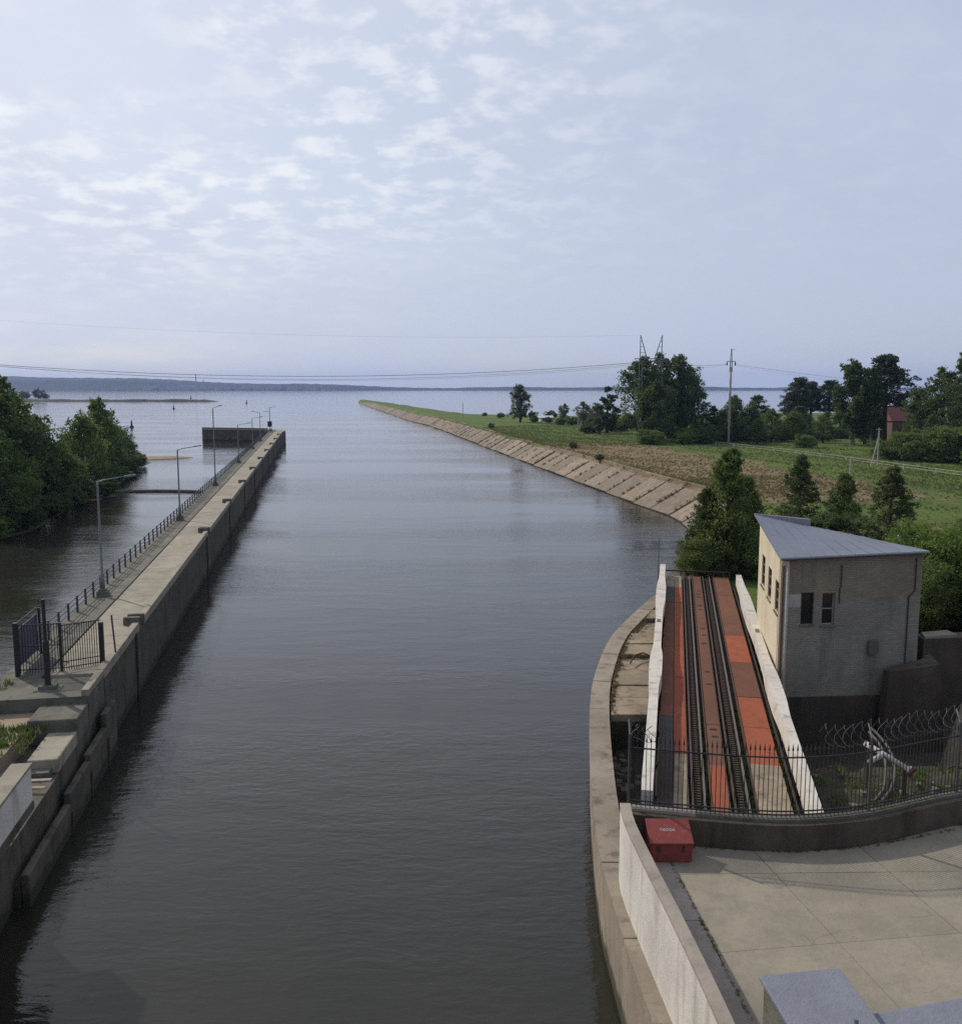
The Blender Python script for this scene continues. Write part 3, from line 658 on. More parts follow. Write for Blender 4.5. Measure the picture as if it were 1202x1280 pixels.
wp = [(5.55, 8.0), (5.25, 18.5), (5.02, 22.9), (4.74, 26.7), (4.6, 29.2), (4.66, 30.6)]
wps = smooth_poly(wp, 4)
par = thing('yard_parapet', (5, 24, 3), 'whitewashed concrete parapet curving along the canal edge of the yard', 'parapet')
strip(wps, offs(wps, .30), 2.6, 5.62).build('parapet_wall', 'white_wall', par)
strip(offs(wps, -.02), offs(wps, .33), 5.62, 5.70).build('coping', 'concrete_kerb', par)

# dark retaining wall with coping at the far side of the yard
lwall = [(4.9, 30.75), (7.1, 30.25), (8.7, 29.95), (10.45, 29.85), (12.95, 30.35), (16.8, 31.9), (22, 33.2), (40, 35)]
lws = smooth_poly(lwall, 4)
rw = thing('retaining_wall', (10.5, 30, 4.5), 'dark low curved retaining wall carrying the spiked fence', 'wall')
strip(offs(lws, -.28), offs(lws, .28), 1.0, 5.38).build('wall', 'dark_wall', rw)
for k in range(0, len(lws) - 1, 2):
    j = min(k + 2, len(lws) - 1)
    strip(offs(lws, -.33)[k:j + 1], [tuple(v) for v in offs(lws, .02)[k:j + 1]], 5.38, 5.48 + random.uniform(-.015, .01)).build('coping_stone', 'concrete_kerb' if k < 4 else 'concrete_ledge', rw)

# spiked bar fence on the wall, with razor wire
fz = 5.4
fen = thing('spiked_fence', (10.5, 30.1, fz), 'black spiked bar fence with razor wire on the retaining wall', 'fence')
fl = offs(lws, -.16)
seg = [Vector(p) for p in fl]; cum = [0]
for a, b in zip(seg[:-1], seg[1:]): cum.append(cum[-1] + (b - a).length)
def along(d): 
    return Vector((float(np.interp(d, cum, [p.x for p in seg])), float(np.interp(d, cum, [p.y for p in seg]))))
FL = min(cum[-1], 19.5)
m = MB(); m.box((0, 0, 1.15), (.022, .022, 2.3)); m.add([(-.03, -.02, 2.3), (.03, -.02, 2.3), (.03, .02, 2.3), (-.03, .02, 2.3), (0, 0, 2.55)], [(0, 1, 4), (1, 2, 4), (2, 3, 4), (3, 0, 4)]); barm = m.mesh('bar', 'black_iron')
dd = .15
while dd < FL:
    c = along(dd); link_mesh('bar', barm, fen, (c.x, c.y, fz + .06), (0, 0, 0)); dd += .152
for h in (.16, .28, 2.12):
    MB().tube([(along(q).x, along(q).y, fz + h) for q in np.linspace(.02, FL, 60)], .028, 6).build('rail', 'black_iron', fen)
for q in (.05, 8.15, 12.1, 16.4):
    c = along(q); MB().box((c.x, c.y, fz + 1.3), (.08, .08, 2.6)).build('post', 'rail_grey', fen)
    MB().tube([(c.x, c.y, fz + 2.55), (c.x + .02, c.y + .4, fz + 2.95)], .03, 6).build('wire_bracket', 'lamp_grey', fen)
def coil(d0, d1, r, pitch, zc, wob, yoff):
    pts = []; n = int((d1 - d0) / pitch * 14)
    for i in range(n):
        d = d0 + (d1 - d0) * i / n; a = 2 * math.pi * i / 14; c = along(d)
        rr = r * (1 + wob * math.sin(i * .37))
        pts.append((c.x + .12 * math.sin(a * 2), c.y + yoff + rr * math.cos(a), zc + rr * math.sin(a)))
    return pts
MB().tube(coil(6.4, FL, .36, .34, fz + 2.72, .18, .25), .0095, 4).build('razor_wire', 'rail_grey', fen)
MB().tube(coil(0.1, .9, .26, .2, fz + 2.6, .3, .25), .010, 4).build('razor_wire', 'rail_grey', fen)

# red sand chest
cx, cy = 6.05, 29.25
ch = thing('sand_chest', (cx, cy, 4.5), 'red sloped lid fire sand chest standing against the retaining wall', 'chest')
w2, f, b = .66, 28.85, 29.75
MB().prism([(cx - w2, f), (cx + w2, f), (cx + w2, b), (cx - w2, b)], 4.52, [5.12, 5.12, 5.48, 5.48]).build('body', 'red_paint', ch, bevel=.01)
MB().prism([(cx - w2 - .04, f - .05), (cx + w2 + .04, f - .05), (cx + w2 + .04, b + .01), (cx - w2 - .04, b + .01)], [5.11, 5.11, 5.50, 5.50], [5.16, 5.16, 5.55, 5.55]).build('lid', 'red_paint', ch, bevel=.01)
cu = bpy.data.curves.new('lettering', 'FONT'); cu.body = 'ПЕСОК'; cu.size = .14; cu.align_x = 'CENTER'; cu.extrude = .002
to = bpy.data.objects.new('lettering', cu); COL.objects.link(to)
dg = bpy.context.evaluated_depsgraph_get(); tm = bpy.data.meshes.new_from_object(to.evaluated_get(dg)); bpy.data.objects.remove(to)
tm.materials.clear(); tm.materials.append(M['white_paint'])
sl = math.atan2(.39, .96); link_mesh('lettering', tm, ch, (cx - .05, 29.26, 5.16 + (29.26 - 28.80) * .406 + .008), (sl, 0, 0))
for sgn in (-.4, .4): MB().box((cx + sgn, f - .025, 4.95), (.08, .05, .16)).build('hasp', 'rusty_steel', ch)

# ------------------------------------------------------------------ slipway with rails
D0 = Vector((5.6, 32.5)); bd = Vector((.1971, .9804)); cd = Vector((.9804, -.1971))
def dp(s, t): v = D0 + bd * s + cd * t; return (v.x, v.y)
def dq(s0, s1, t0, t1): return [dp(s0, t0), dp(s0, t1), dp(s1, t1), dp(s1, t0)]
DZ = 4.4; DANG = math.atan2(bd.y, bd.x) - math.pi / 2
slip = thing('rail_slipway', (10, 50, 3), 'slipway of orange panels with two rail tracks between white beams', 'slipway')
MB().prism(dq(-.6, 45.3, .55, 5.6), 1.1, DZ - .30).build('bed', 'trench', slip)
def panels(t0, t1, cuts, mats, dz=0):
    for i in range(len(cuts) - 1):
        MB().prism(dq(cuts[i] + .02, cuts[i + 1] - .02, t0, t1), DZ - .30, DZ + dz + random.uniform(-.012, .012)).build('panel', mats[i], slip)
panels(4.22, 5.42, [-.5, 5.6, 10, 14.3, 20.4, 26.3, 32, 38, 44.9], ['concrete_slab', 'orange_panel', 'orange_panel', 'rusty_panel', 'orange_panel', 'rusty_panel', 'rusty_panel', 'rusty_panel'])
panels(2.60, 3.22, [-.5, 5.2, 10, 16, 22, 28, 34, 40, 44.9], ['orange_panel', 'rusty_panel', 'rusty_panel', 'rusty_panel', 'rusty_panel', 'rusty_panel', 'rusty_panel', 'rusty_panel'])
panels(1.22, 1.74, [-.5, 6.2, 10.8, 17, 23, 29, 35, 40.3, 44.9], ['concrete_slab', 'orange_panel', 'orange_panel', 'orange_panel', 'orange_panel', 'orange_panel', 'orange_panel', 'concrete_slab'])
panels(.60, 1.19, [-.5, 6.2, 10.8, 17, 23, 29, 35, 40.3, 44.9], ['trench', 'shaded_panel', 'rusty_panel', 'rusty_panel', 'rusty_panel', 'rusty_panel', 'shaded_panel', 'concrete_slab'], -.01)  # left beam's shadow on the deck, put into darker panel colours
for s_ in (16, 18.2, 24, 26, 27.6, 33, 34.2, 37, 38, 39.2, 8.4, 9.3):
    MB().prism(dq(s_, s_ + .16, 2.82 + random.uniform(-.05, .1), 3.08), DZ, DZ + .02).build('slot_plate', 'black_iron', slip)
for t in (1.92, 2.36, 3.42, 3.92):
    sh = t in (2.36, 3.42)
    MB().prism(dq(-.5, 45, t - .06, t + .06), DZ - .3, DZ - .27).build('rail_foot', 'rusty_steel', slip)
    MB().prism(dq(-.5, 45, t - .012, t + .012), DZ - .27, DZ - .05).build('rail_web', 'rusty_steel', slip)
    MB().prism(dq(-.5, 45, t - .04, t + .04), DZ - .05, DZ + .02).build('rail', 'rail_head' if t in (2.36, 3.62, 3.92) else 'rusty_steel', slip)
for t in (2.12, 3.68):
    m = MB(); q = -.4
    while q < 44.8:
        m.prism(dq(q, q + .10, t - .11, t + .11), DZ - .29, DZ - .10); q += .24
    o = m.build('rack_teeth', 'rusty_steel', slip); o['kind'] = 'stuff'
for t in (1.76, 2.58, 3.24, 4.2):
    MB().prism(dq(-.5, 45, t - .016, t + .016), DZ - .3, DZ + .045).build('steel_edge', 'rusty_steel', slip)
def wavy_beam(t0, base, amp, s0, s1, ctr):
    ss = np.linspace(s0, s1, 70); L_ = []; R_ = []
    for q in ss:
        w_ = base + sum(amp * math.exp(-((q - c) / wd) ** 4) for c, wd in ctr)
        L_.append(dp(q, t0 - w_ / 2)); R_.append(dp(q, t0 + w_ / 2))
    return L_, R_
L_, R_ = wavy_beam(.27, .42, .24, .1, 45, ((16.2, 2.9), (34, 4.4)))
strip(L_, R_, 4.55, 5.3).build('side_beam', 'white_beam', slip)
L_, R_ = wavy_beam(5.98, .38, .22, -1.0, 41.5, ((13.5, 3.4), (31, 5.0)))
strip(L_, R_, 4.5, 5.3).build('side_beam', 'white_beam', slip)
for q in np.arange(2, 45, 3.5):
    MB().prism(dq(q, q + .5, .12, .45), 1.0, 4.55).build('beam_post', 'concrete_ledge', slip)
    if q < 41: MB().prism(dq(q, q + .5, 5.85, 6.15), 1.0, 4.5).build('beam_post', 'concrete_ledge', slip)
MB().prism(dq(.2, 45, .17, .40), 3.0, 4.2).build('beam_skirt', 'dark_wall', slip)
MB().prism(dq(-.8, 41.4, 5.62, 5.70), 3.0, 4.3).build('gutter_wall', 'trench', slip)
for t, q in ((.27, 25.2), (5.98, 23.8)):
    MB().prism(dq(q, q + .8, t - .12, t + .12), 5.3, 5.31).build('repair_patch', 'rubble', slip)
MB().tube([dp(45.2, .3) + (4.75,), dp(45.2, 5.6) + (4.75,)], .07, 6).build('end_bar', 'rusty_steel', slip)
for t in (.4, 1.7, 3.0, 4.3, 5.5): MB().tube([dp(45.2, t) + (4.1,), dp(45.2, t) + (4.75,)], .05, 6).build('end_post', 'rusty_steel', slip)
MB().tube([dp(1.2, .27) + (1.0,), dp(1.2, .27) + (4.6,)], .07, 8).build('prop', 'lamp_grey', slip)
a = dp(45.1, -.1); tag(MB().tube([(a[0], a[1], 1.0), (a[0], a[1], 7.4)], .05, 6).build('thin_pole', 'lamp_grey'), 'thin bare pole at the far end of the slipway beam', 'pole')
wg = MB(); wg.prism([(14.4, 76.4), (16.6, 74.2), (21, 90), (19.2, 91)], -1, [3.1, 4.2, 4.6, 3.3])
tag(wg.build('wing_wall', 'dark_wall'), 'dark wing wall running from the slipway end under the conical tree', 'wall')

# ------------------------------------------------------------------ winch house
def house():
    T = thing('winch_house', (18.5, 52, 3.0), 'tall brick winch house with blue grey sheet roof beside the slipway', 'building')
    FLc, FRc, BRc, BLc = Vector((15.15, 47.5)), Vector((22.45, 48.1)), Vector((24.0, 58.0)), Vector((16.85, 57.4))
    hz = {'FL': 10.85, 'FR': 11.1, 'BR': 10.0, 'BL': 11.65}
    def wall(nm, p, q, h0, h1, ops, mat, th=.35):
        """ops: (u0,u1,z0,z1) along the wall in metres; cells of a grid with holes"""
        d = q - p; ln = d.length; d.normalize(); n = Vector((-d.y, d.x))
        us = sorted({0, ln} | {u for o in ops for u in o[:2]}); zs = sorted({1.0} | {z for o in ops for z in o[2:]}) + [None]
        m = MB()
        for i in range(len(us) - 1):
            for j in range(len(zs) - 1):
                u0, u1, z0 = us[i], us[i + 1], zs[j]; zm = z0 + .01
                if any(o[0] <= u0 + .001 and o[1] >= u1 - .001 and o[2] <= zm and o[3] >= zm for o in ops): continue
                a = p + d * u0; b = p + d * u1; aa = a + n * th; bb = b + n * th
                t0, t1 = (zs[j + 1],) * 2 if zs[j + 1] is not None else (lerp(h0, h1, u0 / ln), lerp(h0, h1, u1 / ln))
                m.prism([tuple(a), tuple(b), tuple(bb), tuple(aa)], z0, [t0, t1, t1, t0])
        return m.build(nm, mat, T), d, n
    fw = [(1.05, 1.72, 7.55, 9.2), (2.16, 2.82, 7.5, 9.16)]
    wf, d, n = wall('front_wall', FLc, FRc, hz['FL'], hz['FR'], fw, 'brick_wall')
    def window(par, p, d, n, o, bars, frame='timber', glass=True, inset=.17):
        u0, u1, z0, z1 = o; a = p + d * u0 + n * inset; b = p + d * u1 + n * inset
        wn_ = MB()
        def rect(ua, ub, za, zb, t0, t1):
            A_ = p + d * ua + n * t0; B_ = p + d * ub + n * t0; C_ = p + d * ub + n * t1; D_ = p + d * ua + n * t1
            wn_.prism([tuple(A_), tuple(B_), tuple(C_), tuple(D_)], za, zb)
        w_ = .06
        rect(u0 + .003, u0 + w_, z0 + .003, z1 - .003, inset - .04, inset + .03); rect(u1 - w_, u1 - .003, z0 + .003, z1 - .003, inset - .04, inset + .03)
        rect(u0 + w_, u1 - w_, z0 + .003, z0 + w_, inset - .04, inset + .03); rect(u0 + w_, u1 - w_, z1 - w_, z1 - .003, inset - .04, inset + .03)
        for f_ in bars: rect(u0 + w_, u1 - w_, lerp(z0, z1, f_) - .03, lerp(z0, z1, f_) + .03, inset - .035, inset + .02)
        win = wn_.build('window', frame, T)
        g = MB(); A_ = p + d * (u0 + .02) + n * (inset + .035); B_ = p + d * (u1 - .02) + n * (inset + .035); nn = n * .02
        g.prism([tuple(A_), tuple(B_), tuple(B_ + nn), tuple(A_ + nn)], z0 + .02, z1 - .02); g.build('pane', 'dark_glass', win)
        s_ = MB(); A_ = p + d * (u0 - .06) - n * .07; B_ = p + d * (u1 + .06) - n * .07
        s_.prism([tuple(A_), tuple(B_), tuple(B_ + n * .06), tuple(A_ + n * .06)], z0 - .09, z0 - .01); s_.build('sill', 'concrete_ledge', win)
    window(T, FLc, d, n, fw[0], (), 'black_iron'); window(T, FLc, d, n, fw[1], (.5,), 'timber')
    # whitewashed patch, crack line, corner strip, pipes
    def plate(p, d, n, u0, u1, z0, z1, nm, mat, out=.02, z00=None):
        A_ = p + d * u0 - n * out; B_ = p + d * u1 - n * out; C_ = p + d * u1 - n * .001; D_ = p + d * u0 - n * .001
        MB().prism([tuple(A_), tuple(B_), tuple(C_), tuple(D_)], z0, z1).build(nm, mat, T)
    plate(FLc, d, n, .30, 1.02, 8.45, 9.12, 'whitewash_patch', 'pole_concrete', .008)
    plate(FLc, d, n, .0, .14, 2.0, 10.6, 'corner_strip', 'brown_trim', .05)
    a = FLc + d * .22 - n * .09
    MB().tube([(a.x, a.y, 3.2), (a.x, a.y, 10.5)], .045, 8).build('downpipe', 'white_paint', T, True)
    a = FLc + d * 3.02 - n * .05
    MB().tube([(a.x, a.y, 8.6), (a.x, a.y, 9.4), (a.x + .05, a.y, 9.5), (a.x + .05, a.y, 10.6)], .025, 6).build('cable', 'black_iron', T)
    plate(FLc, d, n, -.05, 7.36, 1.0, 3.75, 'plinth', 'dark_wall', .12)
    a = FRc - d * .35 - n * .07
    MB().tube([(a.x, a.y, 10.9), (a.x, a.y, 9.2), (a.x - .3, a.y, 8.9), (a.x - .3, a.y, 5.2)], .03, 6).build('cable', 'black_iron', T)
    a = FLc + d * 4.9 - n * .1
    MB().box((a.x, a.y, 6.3), (.5, .18, .7), .08).build('switch_box', 'rubble', T)
    # side wall towards the slipway, right and back walls
    sw = [(1.0, 2.3, 7.85, 9.5), (3.9, 5.3, 7.9, 9.63), (6.8, 8.3, 8.0, 9.8)]
    sd = BLc - FLc; sl_ = sd.length
    # run from back to front so that the outside faces the canal
    ops = [(sl_ - o[1], sl_ - o[0], o[2], o[3]) for o in sw]
    w2_, d2, n2 = wall('side_wall', BLc, FLc - (FLc - BLc).normalized() * .001, hz['BL'], hz['FL'], ops, 'plaster_sunlit_tone')
    for o in ops: window(T, BLc, d2, n2, o, (.35, .68), 'brown_trim', inset=.10)
    plate(BLc, d2, n2, sl_ - .3, sl_ - .05, 2, 10.7, 'corner_pier', 'plaster_sunlit_tone', .06)
    wall('right_wall', FRc, BRc, hz['FR'], hz['BR'], [], 'brick_wall'); wall('back_wall', BRc, BLc, hz['BR'], hz['BL'], [], 'brick_wall')
    # roof: folded sheet, highest at the far slipway corner
    ov = .28
    c4 = [FLc + Vector((-.22, -.32)), FRc + Vector((.14, -.32)), BRc + Vector((.14, .3)), BLc + Vector((-.25, .3))]
    zt = [hz['FL'] + .22, hz['FR'] + .22, hz['BR'] + .24, hz['BL'] + .22]
    m = MB(); n_ = 12; vs = []
    for lay in (0.0, -.13):
        for j in range(n_ + 1):
            for i in range(n_ + 1):
                u, v = i / n_, j / n_
                p = c4[0].lerp(c4[1], u).lerp(c4[3].lerp(c4[2], u), v)
                z = lerp(lerp(zt[0], zt[1], u), lerp(zt[3], zt[2], u), v)
                vs.append((p.x, p.y, z + lay + .02 * math.sin(u * 9) * math.sin(v * 7)))
    K = n_ + 1; fs = []
    for j in range(n_):
        for i in range(n_):
            q = j * K + i; fs += [(q, q + 1, q + K + 1, q + K), (q + K * K, q + K + K * K, q + K + 1 + K * K, q + 1 + K * K)]
    for i in range(n_):
        fs += [(i, i + K * K, i + 1 + K * K, i + 1), (n_ * K + i, n_ * K + i + 1, n_ * K + i + 1 + K * K, n_ * K + i + K * K), (i * K, (i + 1) * K, (i + 1) * K + K * K, i * K + K * K), (i * K + n_, i * K + n_ + K * K, (i + 1) * K + n_ + K * K, (i + 1) * K + n_)]
    m.add(vs, fs); roof = m.build('roof', 'roof_sheet', T)
    def edge(p, q, z0, z1, nm, mat, r=.05): MB().tube([(p.x, p.y, z0), (q.x, q.y, z1)], r, 6).build(nm, mat, roof)
    edge(c4[0], c4[1], zt[0] - .06, zt[1] - .06, 'eave_trim', 'roof_edge', .075)
    # standing seams
    for u in np.linspace(.1, .9, 9):
        a = c4[0].lerp(c4[1], u); b_ = c4[3].lerp(c4[2], u)
        edge(a, b_, lerp(zt[0], zt[1], u) + .015, lerp(zt[3], zt[2], u) + .015, 'seam', 'roof_sheet', .018)
    # upstand on the high rear corner
    a = c4[3]; b_ = c4[3].lerp(c4[2], .46)
    MB().prism([(a.x, a.y - .05), (b_.x, b_.y - .05), (b_.x, b_.y + .12), (a.x, a.y + .12)], [zt[3] - .1, lerp(zt[3], zt[2], .46) - .1] * 1 + [lerp(zt[3], zt[2], .46) - .1, zt[3] - .1], [zt[3] + .03, zt[3] - .36, zt[3] - .34, zt[3] + .03]).build('upstand', 'roof_edge', roof)
house()

# ------------------------------------------------------------------ things in the pit beside the house
T = thing('pipe_manifold', (15.6, 35.4, 1.1), 'pale pipe with side branch and red flange behind the spiked fence', 'pipe')
p0, p1 = Vector((15.05, 36.2, 5.9)), Vector((16.35, 35.0, 5.25))
p0.z -= .25; p1.z -= .25
MB().tube([p0, p1], .11, 10).build('main_pipe', 'pipe_paint', T, True)
pm = p0.lerp(p1, .42)
MB().tube([pm, (14.75, 34.9, pm.z + .02)], .1, 10).build('branch_pipe', 'pipe_paint', T, True)
dv = (p1 - p0).normalized()
MB().tube([p1, p1 + dv * .12], .2, 12).build('flange', 'dull_red', T)
MB().tube([p1 - dv * .1, p1], .17, 12).build('collar', 'pipe_paint', T)
for q in (.1, .9):
    c = p0.lerp(p1, q); MB().tube([(c.x, c.y, 1.0), (c.x, c.y, c.z - .08)], .07, 8).build('support', 'rusty_steel', T)
for pts_ in HOSES:
    sp_ = smooth_poly(pts_, 5); n_ = len(sp_)
    tag(MB().tube([(q[0], q[1], 3.98 + .12 * math.sin(math.pi * i / (n_ - 1))) for i, q in enumerate(sp_)], .06, 7).build('hose', 'hose', smooth=True), 'pale curved hose lying on the weedy ground behind the spiked fence', 'hose', 'hoses behind the spiked fence')
def mound_grid():
    vs = []; nx, ny = 44, 26
    for j in range(ny + 1):
        for i in range(nx + 1):
            u, v = i / nx, j / ny
            y0 = float(np.interp(lerp(11.9, 32, u), [p[0] for p in lwall], [p[1] for p in lwall])) + .27
            y = lerp(y0, 42.5, v); x = lerp(11.75 + .2 * (y - 31.5) + .55, 32, u)
            z = 3.85 - max(0, y - 37) * .33 + .10 * math.sin(x * 2.1 + y) + .08 * math.sin(y * 3.1 - x) + random.uniform(-.06, .06)
            vs.append((x, y, z))
    m = MB(); m.add(vs, [(j * (nx + 1) + i, j * (nx + 1) + i + 1, (j + 1) * (nx + 1) + i + 1, (j + 1) * (nx + 1) + i) for j in range(ny) for i in range(nx)])
    tag(m.build('earth_bank', 'pit_soil', smooth=True), 'dark weedy earth behind the spiked fence', kind='structure')
mound_grid()
for k in range(26):
    s_ = random.uniform(.10, .30); o = MB().prism([(-s_, -s_ * .6), (s_ * .8, -s_ * .7), (s_, s_ * .5), (-s_ * .6, s_ * .7)], -.1, s_ * .7, [(-s_ * .7, -s_ * .4), (s_ * .6, -s_ * .5), (s_ * .7, s_ * .3), (-s_ * .4, s_ * .5)]).build('rubble_stone', 'rubble')
    o.location = (random.uniform(13.6, 21), random.uniform(32.6, 36.6), 3.86); o.rotation_euler = (0, 0, random.uniform(0, 6))
    tag(o, 'loose grey stone on the weedy earth behind the spiked fence', 'stone', 'stones behind the spiked fence')
def weeds(name, P, size, mat, label, parent=None, per=7):
    rng = np.random.default_rng(len(P)); C = np.repeat(np.array(P), per, 0); n = len(C); a = rng.uniform(0, 6.28, n); h = rng.uniform(.5, 1.2, n) * size
    C = C + np.stack([rng.normal(0, size * .3, n), rng.normal(0, size * .3, n), np.zeros(n)], 1)
    dx = np.stack([np.cos(a), np.sin(a), np.zeros(n)], 1) * (size * .16); ln_ = rng.normal(0, size * .35, (n, 3)); ln_[:, 2] = h
    V = np.stack([C - dx, C + dx, C + ln_], 1).reshape(-1, 3)
    o = bpy.data.objects.new(name, np_mesh(name, V, mat, 3)); COL.objects.link(o); tag(o, label, 'weeds', kind='stuff')
# round concrete chamber at the right edge
def ring():
    T = thing('round_chamber', (26.2, 42.5, 1), 'round tan concrete chamber with a worn rim beside the winch house', 'chamber')
    vs = []; n = 40
    for (r, z) in ((4.6, .9), (3.7, 4.6), (3.3, 4.6), (3.3, .9)):
        for i in range(n): vs.append((26.2 + r * math.cos(2 * math.pi * i / n), 42.5 + r * math.sin(2 * math.pi * i / n), z))
    MB().add(vs, [(k * n + i, k * n + (i + 1) % n, (k + 1) * n + (i + 1) % n, (k + 1) * n + i) for k in range(3) for i in range(n)]).build('ring_wall', 'concrete_slab', T)
    MB().tube([(26.2 - 3.4, 42.5, 4.65), (26.2, 39.1, 4.65), (29, 40.5, 4.65)], .05, 6).build('pipe_rail', 'rusty_steel', T)
ring()
rb = MB()
vs = []
tag(MB().prism([(20.2, 46.5), (23.5, 46.8), (23.9, 49.5), (22.6, 48.0), (20.2, 47.3)], 1.0, [5.3, 5.6, 5.6, 5.6, 5.3], [(20.5, 46.8), (23.2, 47.1), (23.6, 49.2), (22.6, 48.0), (20.4, 47.3)]).build('buttress', 'dark_wall'), 'dark concrete buttress at the right foot of the winch house', 'buttress')
tag(MB().prism([(24.6, 52), (45, 55), (45, 56), (24.6, 53.2)], 1.0, 5.6).build('yard_wall', 'dark_wall'), 'dark boundary wall to the right of the winch house', 'wall')
MB()
tag(MB().prism([(24.7, 52.1), (26.6, 52.35), (26.4, 53.1), (24.9, 53.0)], 5.6, [5.72, 5.8, 5.85, 5.75]).build('wall_coping', 'concrete_walk'), 'pale broken coping on the dark boundary wall', 'coping')

# ------------------------------------------------------------------ blue grey block of the control building, below the camera
T = thing('control_parapet', (4.4, 11.8, 4.5), 'blue grey painted pillar and parapet rising from the concrete yard', 'parapet')
m = MB(); m.prism([(3.95, 10.9), (5.02, 10.95), (4.92, 12.32), (3.86, 12.15)], 4.4, 11.46); m.build('pillar', 'concrete_ledge', T)
m = MB(); m.prism([(3.90, 10.85), (5.07, 10.9), (4.97, 12.38), (3.80, 12.2)], 11.46, 11.52); m.build('pillar_cap', 'blue_grey_paint', T, bevel=.012)
m = MB(); m.prism([(5.075, 10.2), (9.5, 11.4), (9.2, 12.75), (4.99, 11.72)], 4.4, 11.15); m.build('parapet_wall', 'concrete_ledge', T)
m = MB(); m.prism([(5.075, 10.15), (9.5, 11.3), (9.2, 12.82), (4.985, 11.78)], 11.15, 11.21); m.build('coping', 'blue_grey_paint', T, bevel=.012)
MB().tube([(4.72, 11.15, 11.5), (4.72, 11.15, 11.62)], .03, 8).build('bolt', 'lamp_grey', T)

# ------------------------------------------------------------------ trees
def leaf_quads(C, size, rng, droop=0.0):
    n = len(C)
    d = rng.normal(size=(n, 3)); d /= np.linalg.norm(d, axis=1)[:, None]
    u = np.cross(d, rng.normal(size=(n, 3))); u /= np.linalg.norm(u, axis=1)[:, None]
    v = np.cross(d, u); s = size * rng.uniform(.6, 1.4, (n, 1)); a = rng.uniform(.5, .9, (n, 1))
    v[:, 2] -= droop; 
    P = np.stack([C - u * s * a * .5, C + v * s * .5, C + u * s * a * .5, C - v * s * .6], 1)
    return P.reshape(-1, 3)
def np_mesh(name, V, mat, k=4):
    me = bpy.data.meshes.new(name); n = len(V); f = n // k
    me.vertices.add(n); me.vertices.foreach_set('co', V.astype(np.float32).ravel())
    me.loops.add(n); me.loops.foreach_set('vertex_index', np.arange(n, dtype=np.int32))
    me.polygons.add(f); me.polygons.foreach_set('loop_start', np.arange(0, n, k, dtype=np.int32)); me.polygons.foreach_set('loop_total', np.full(f, k, dtype=np.int32))
    me.materials.append(M[mat]); me.update(calc_edges=True); return me
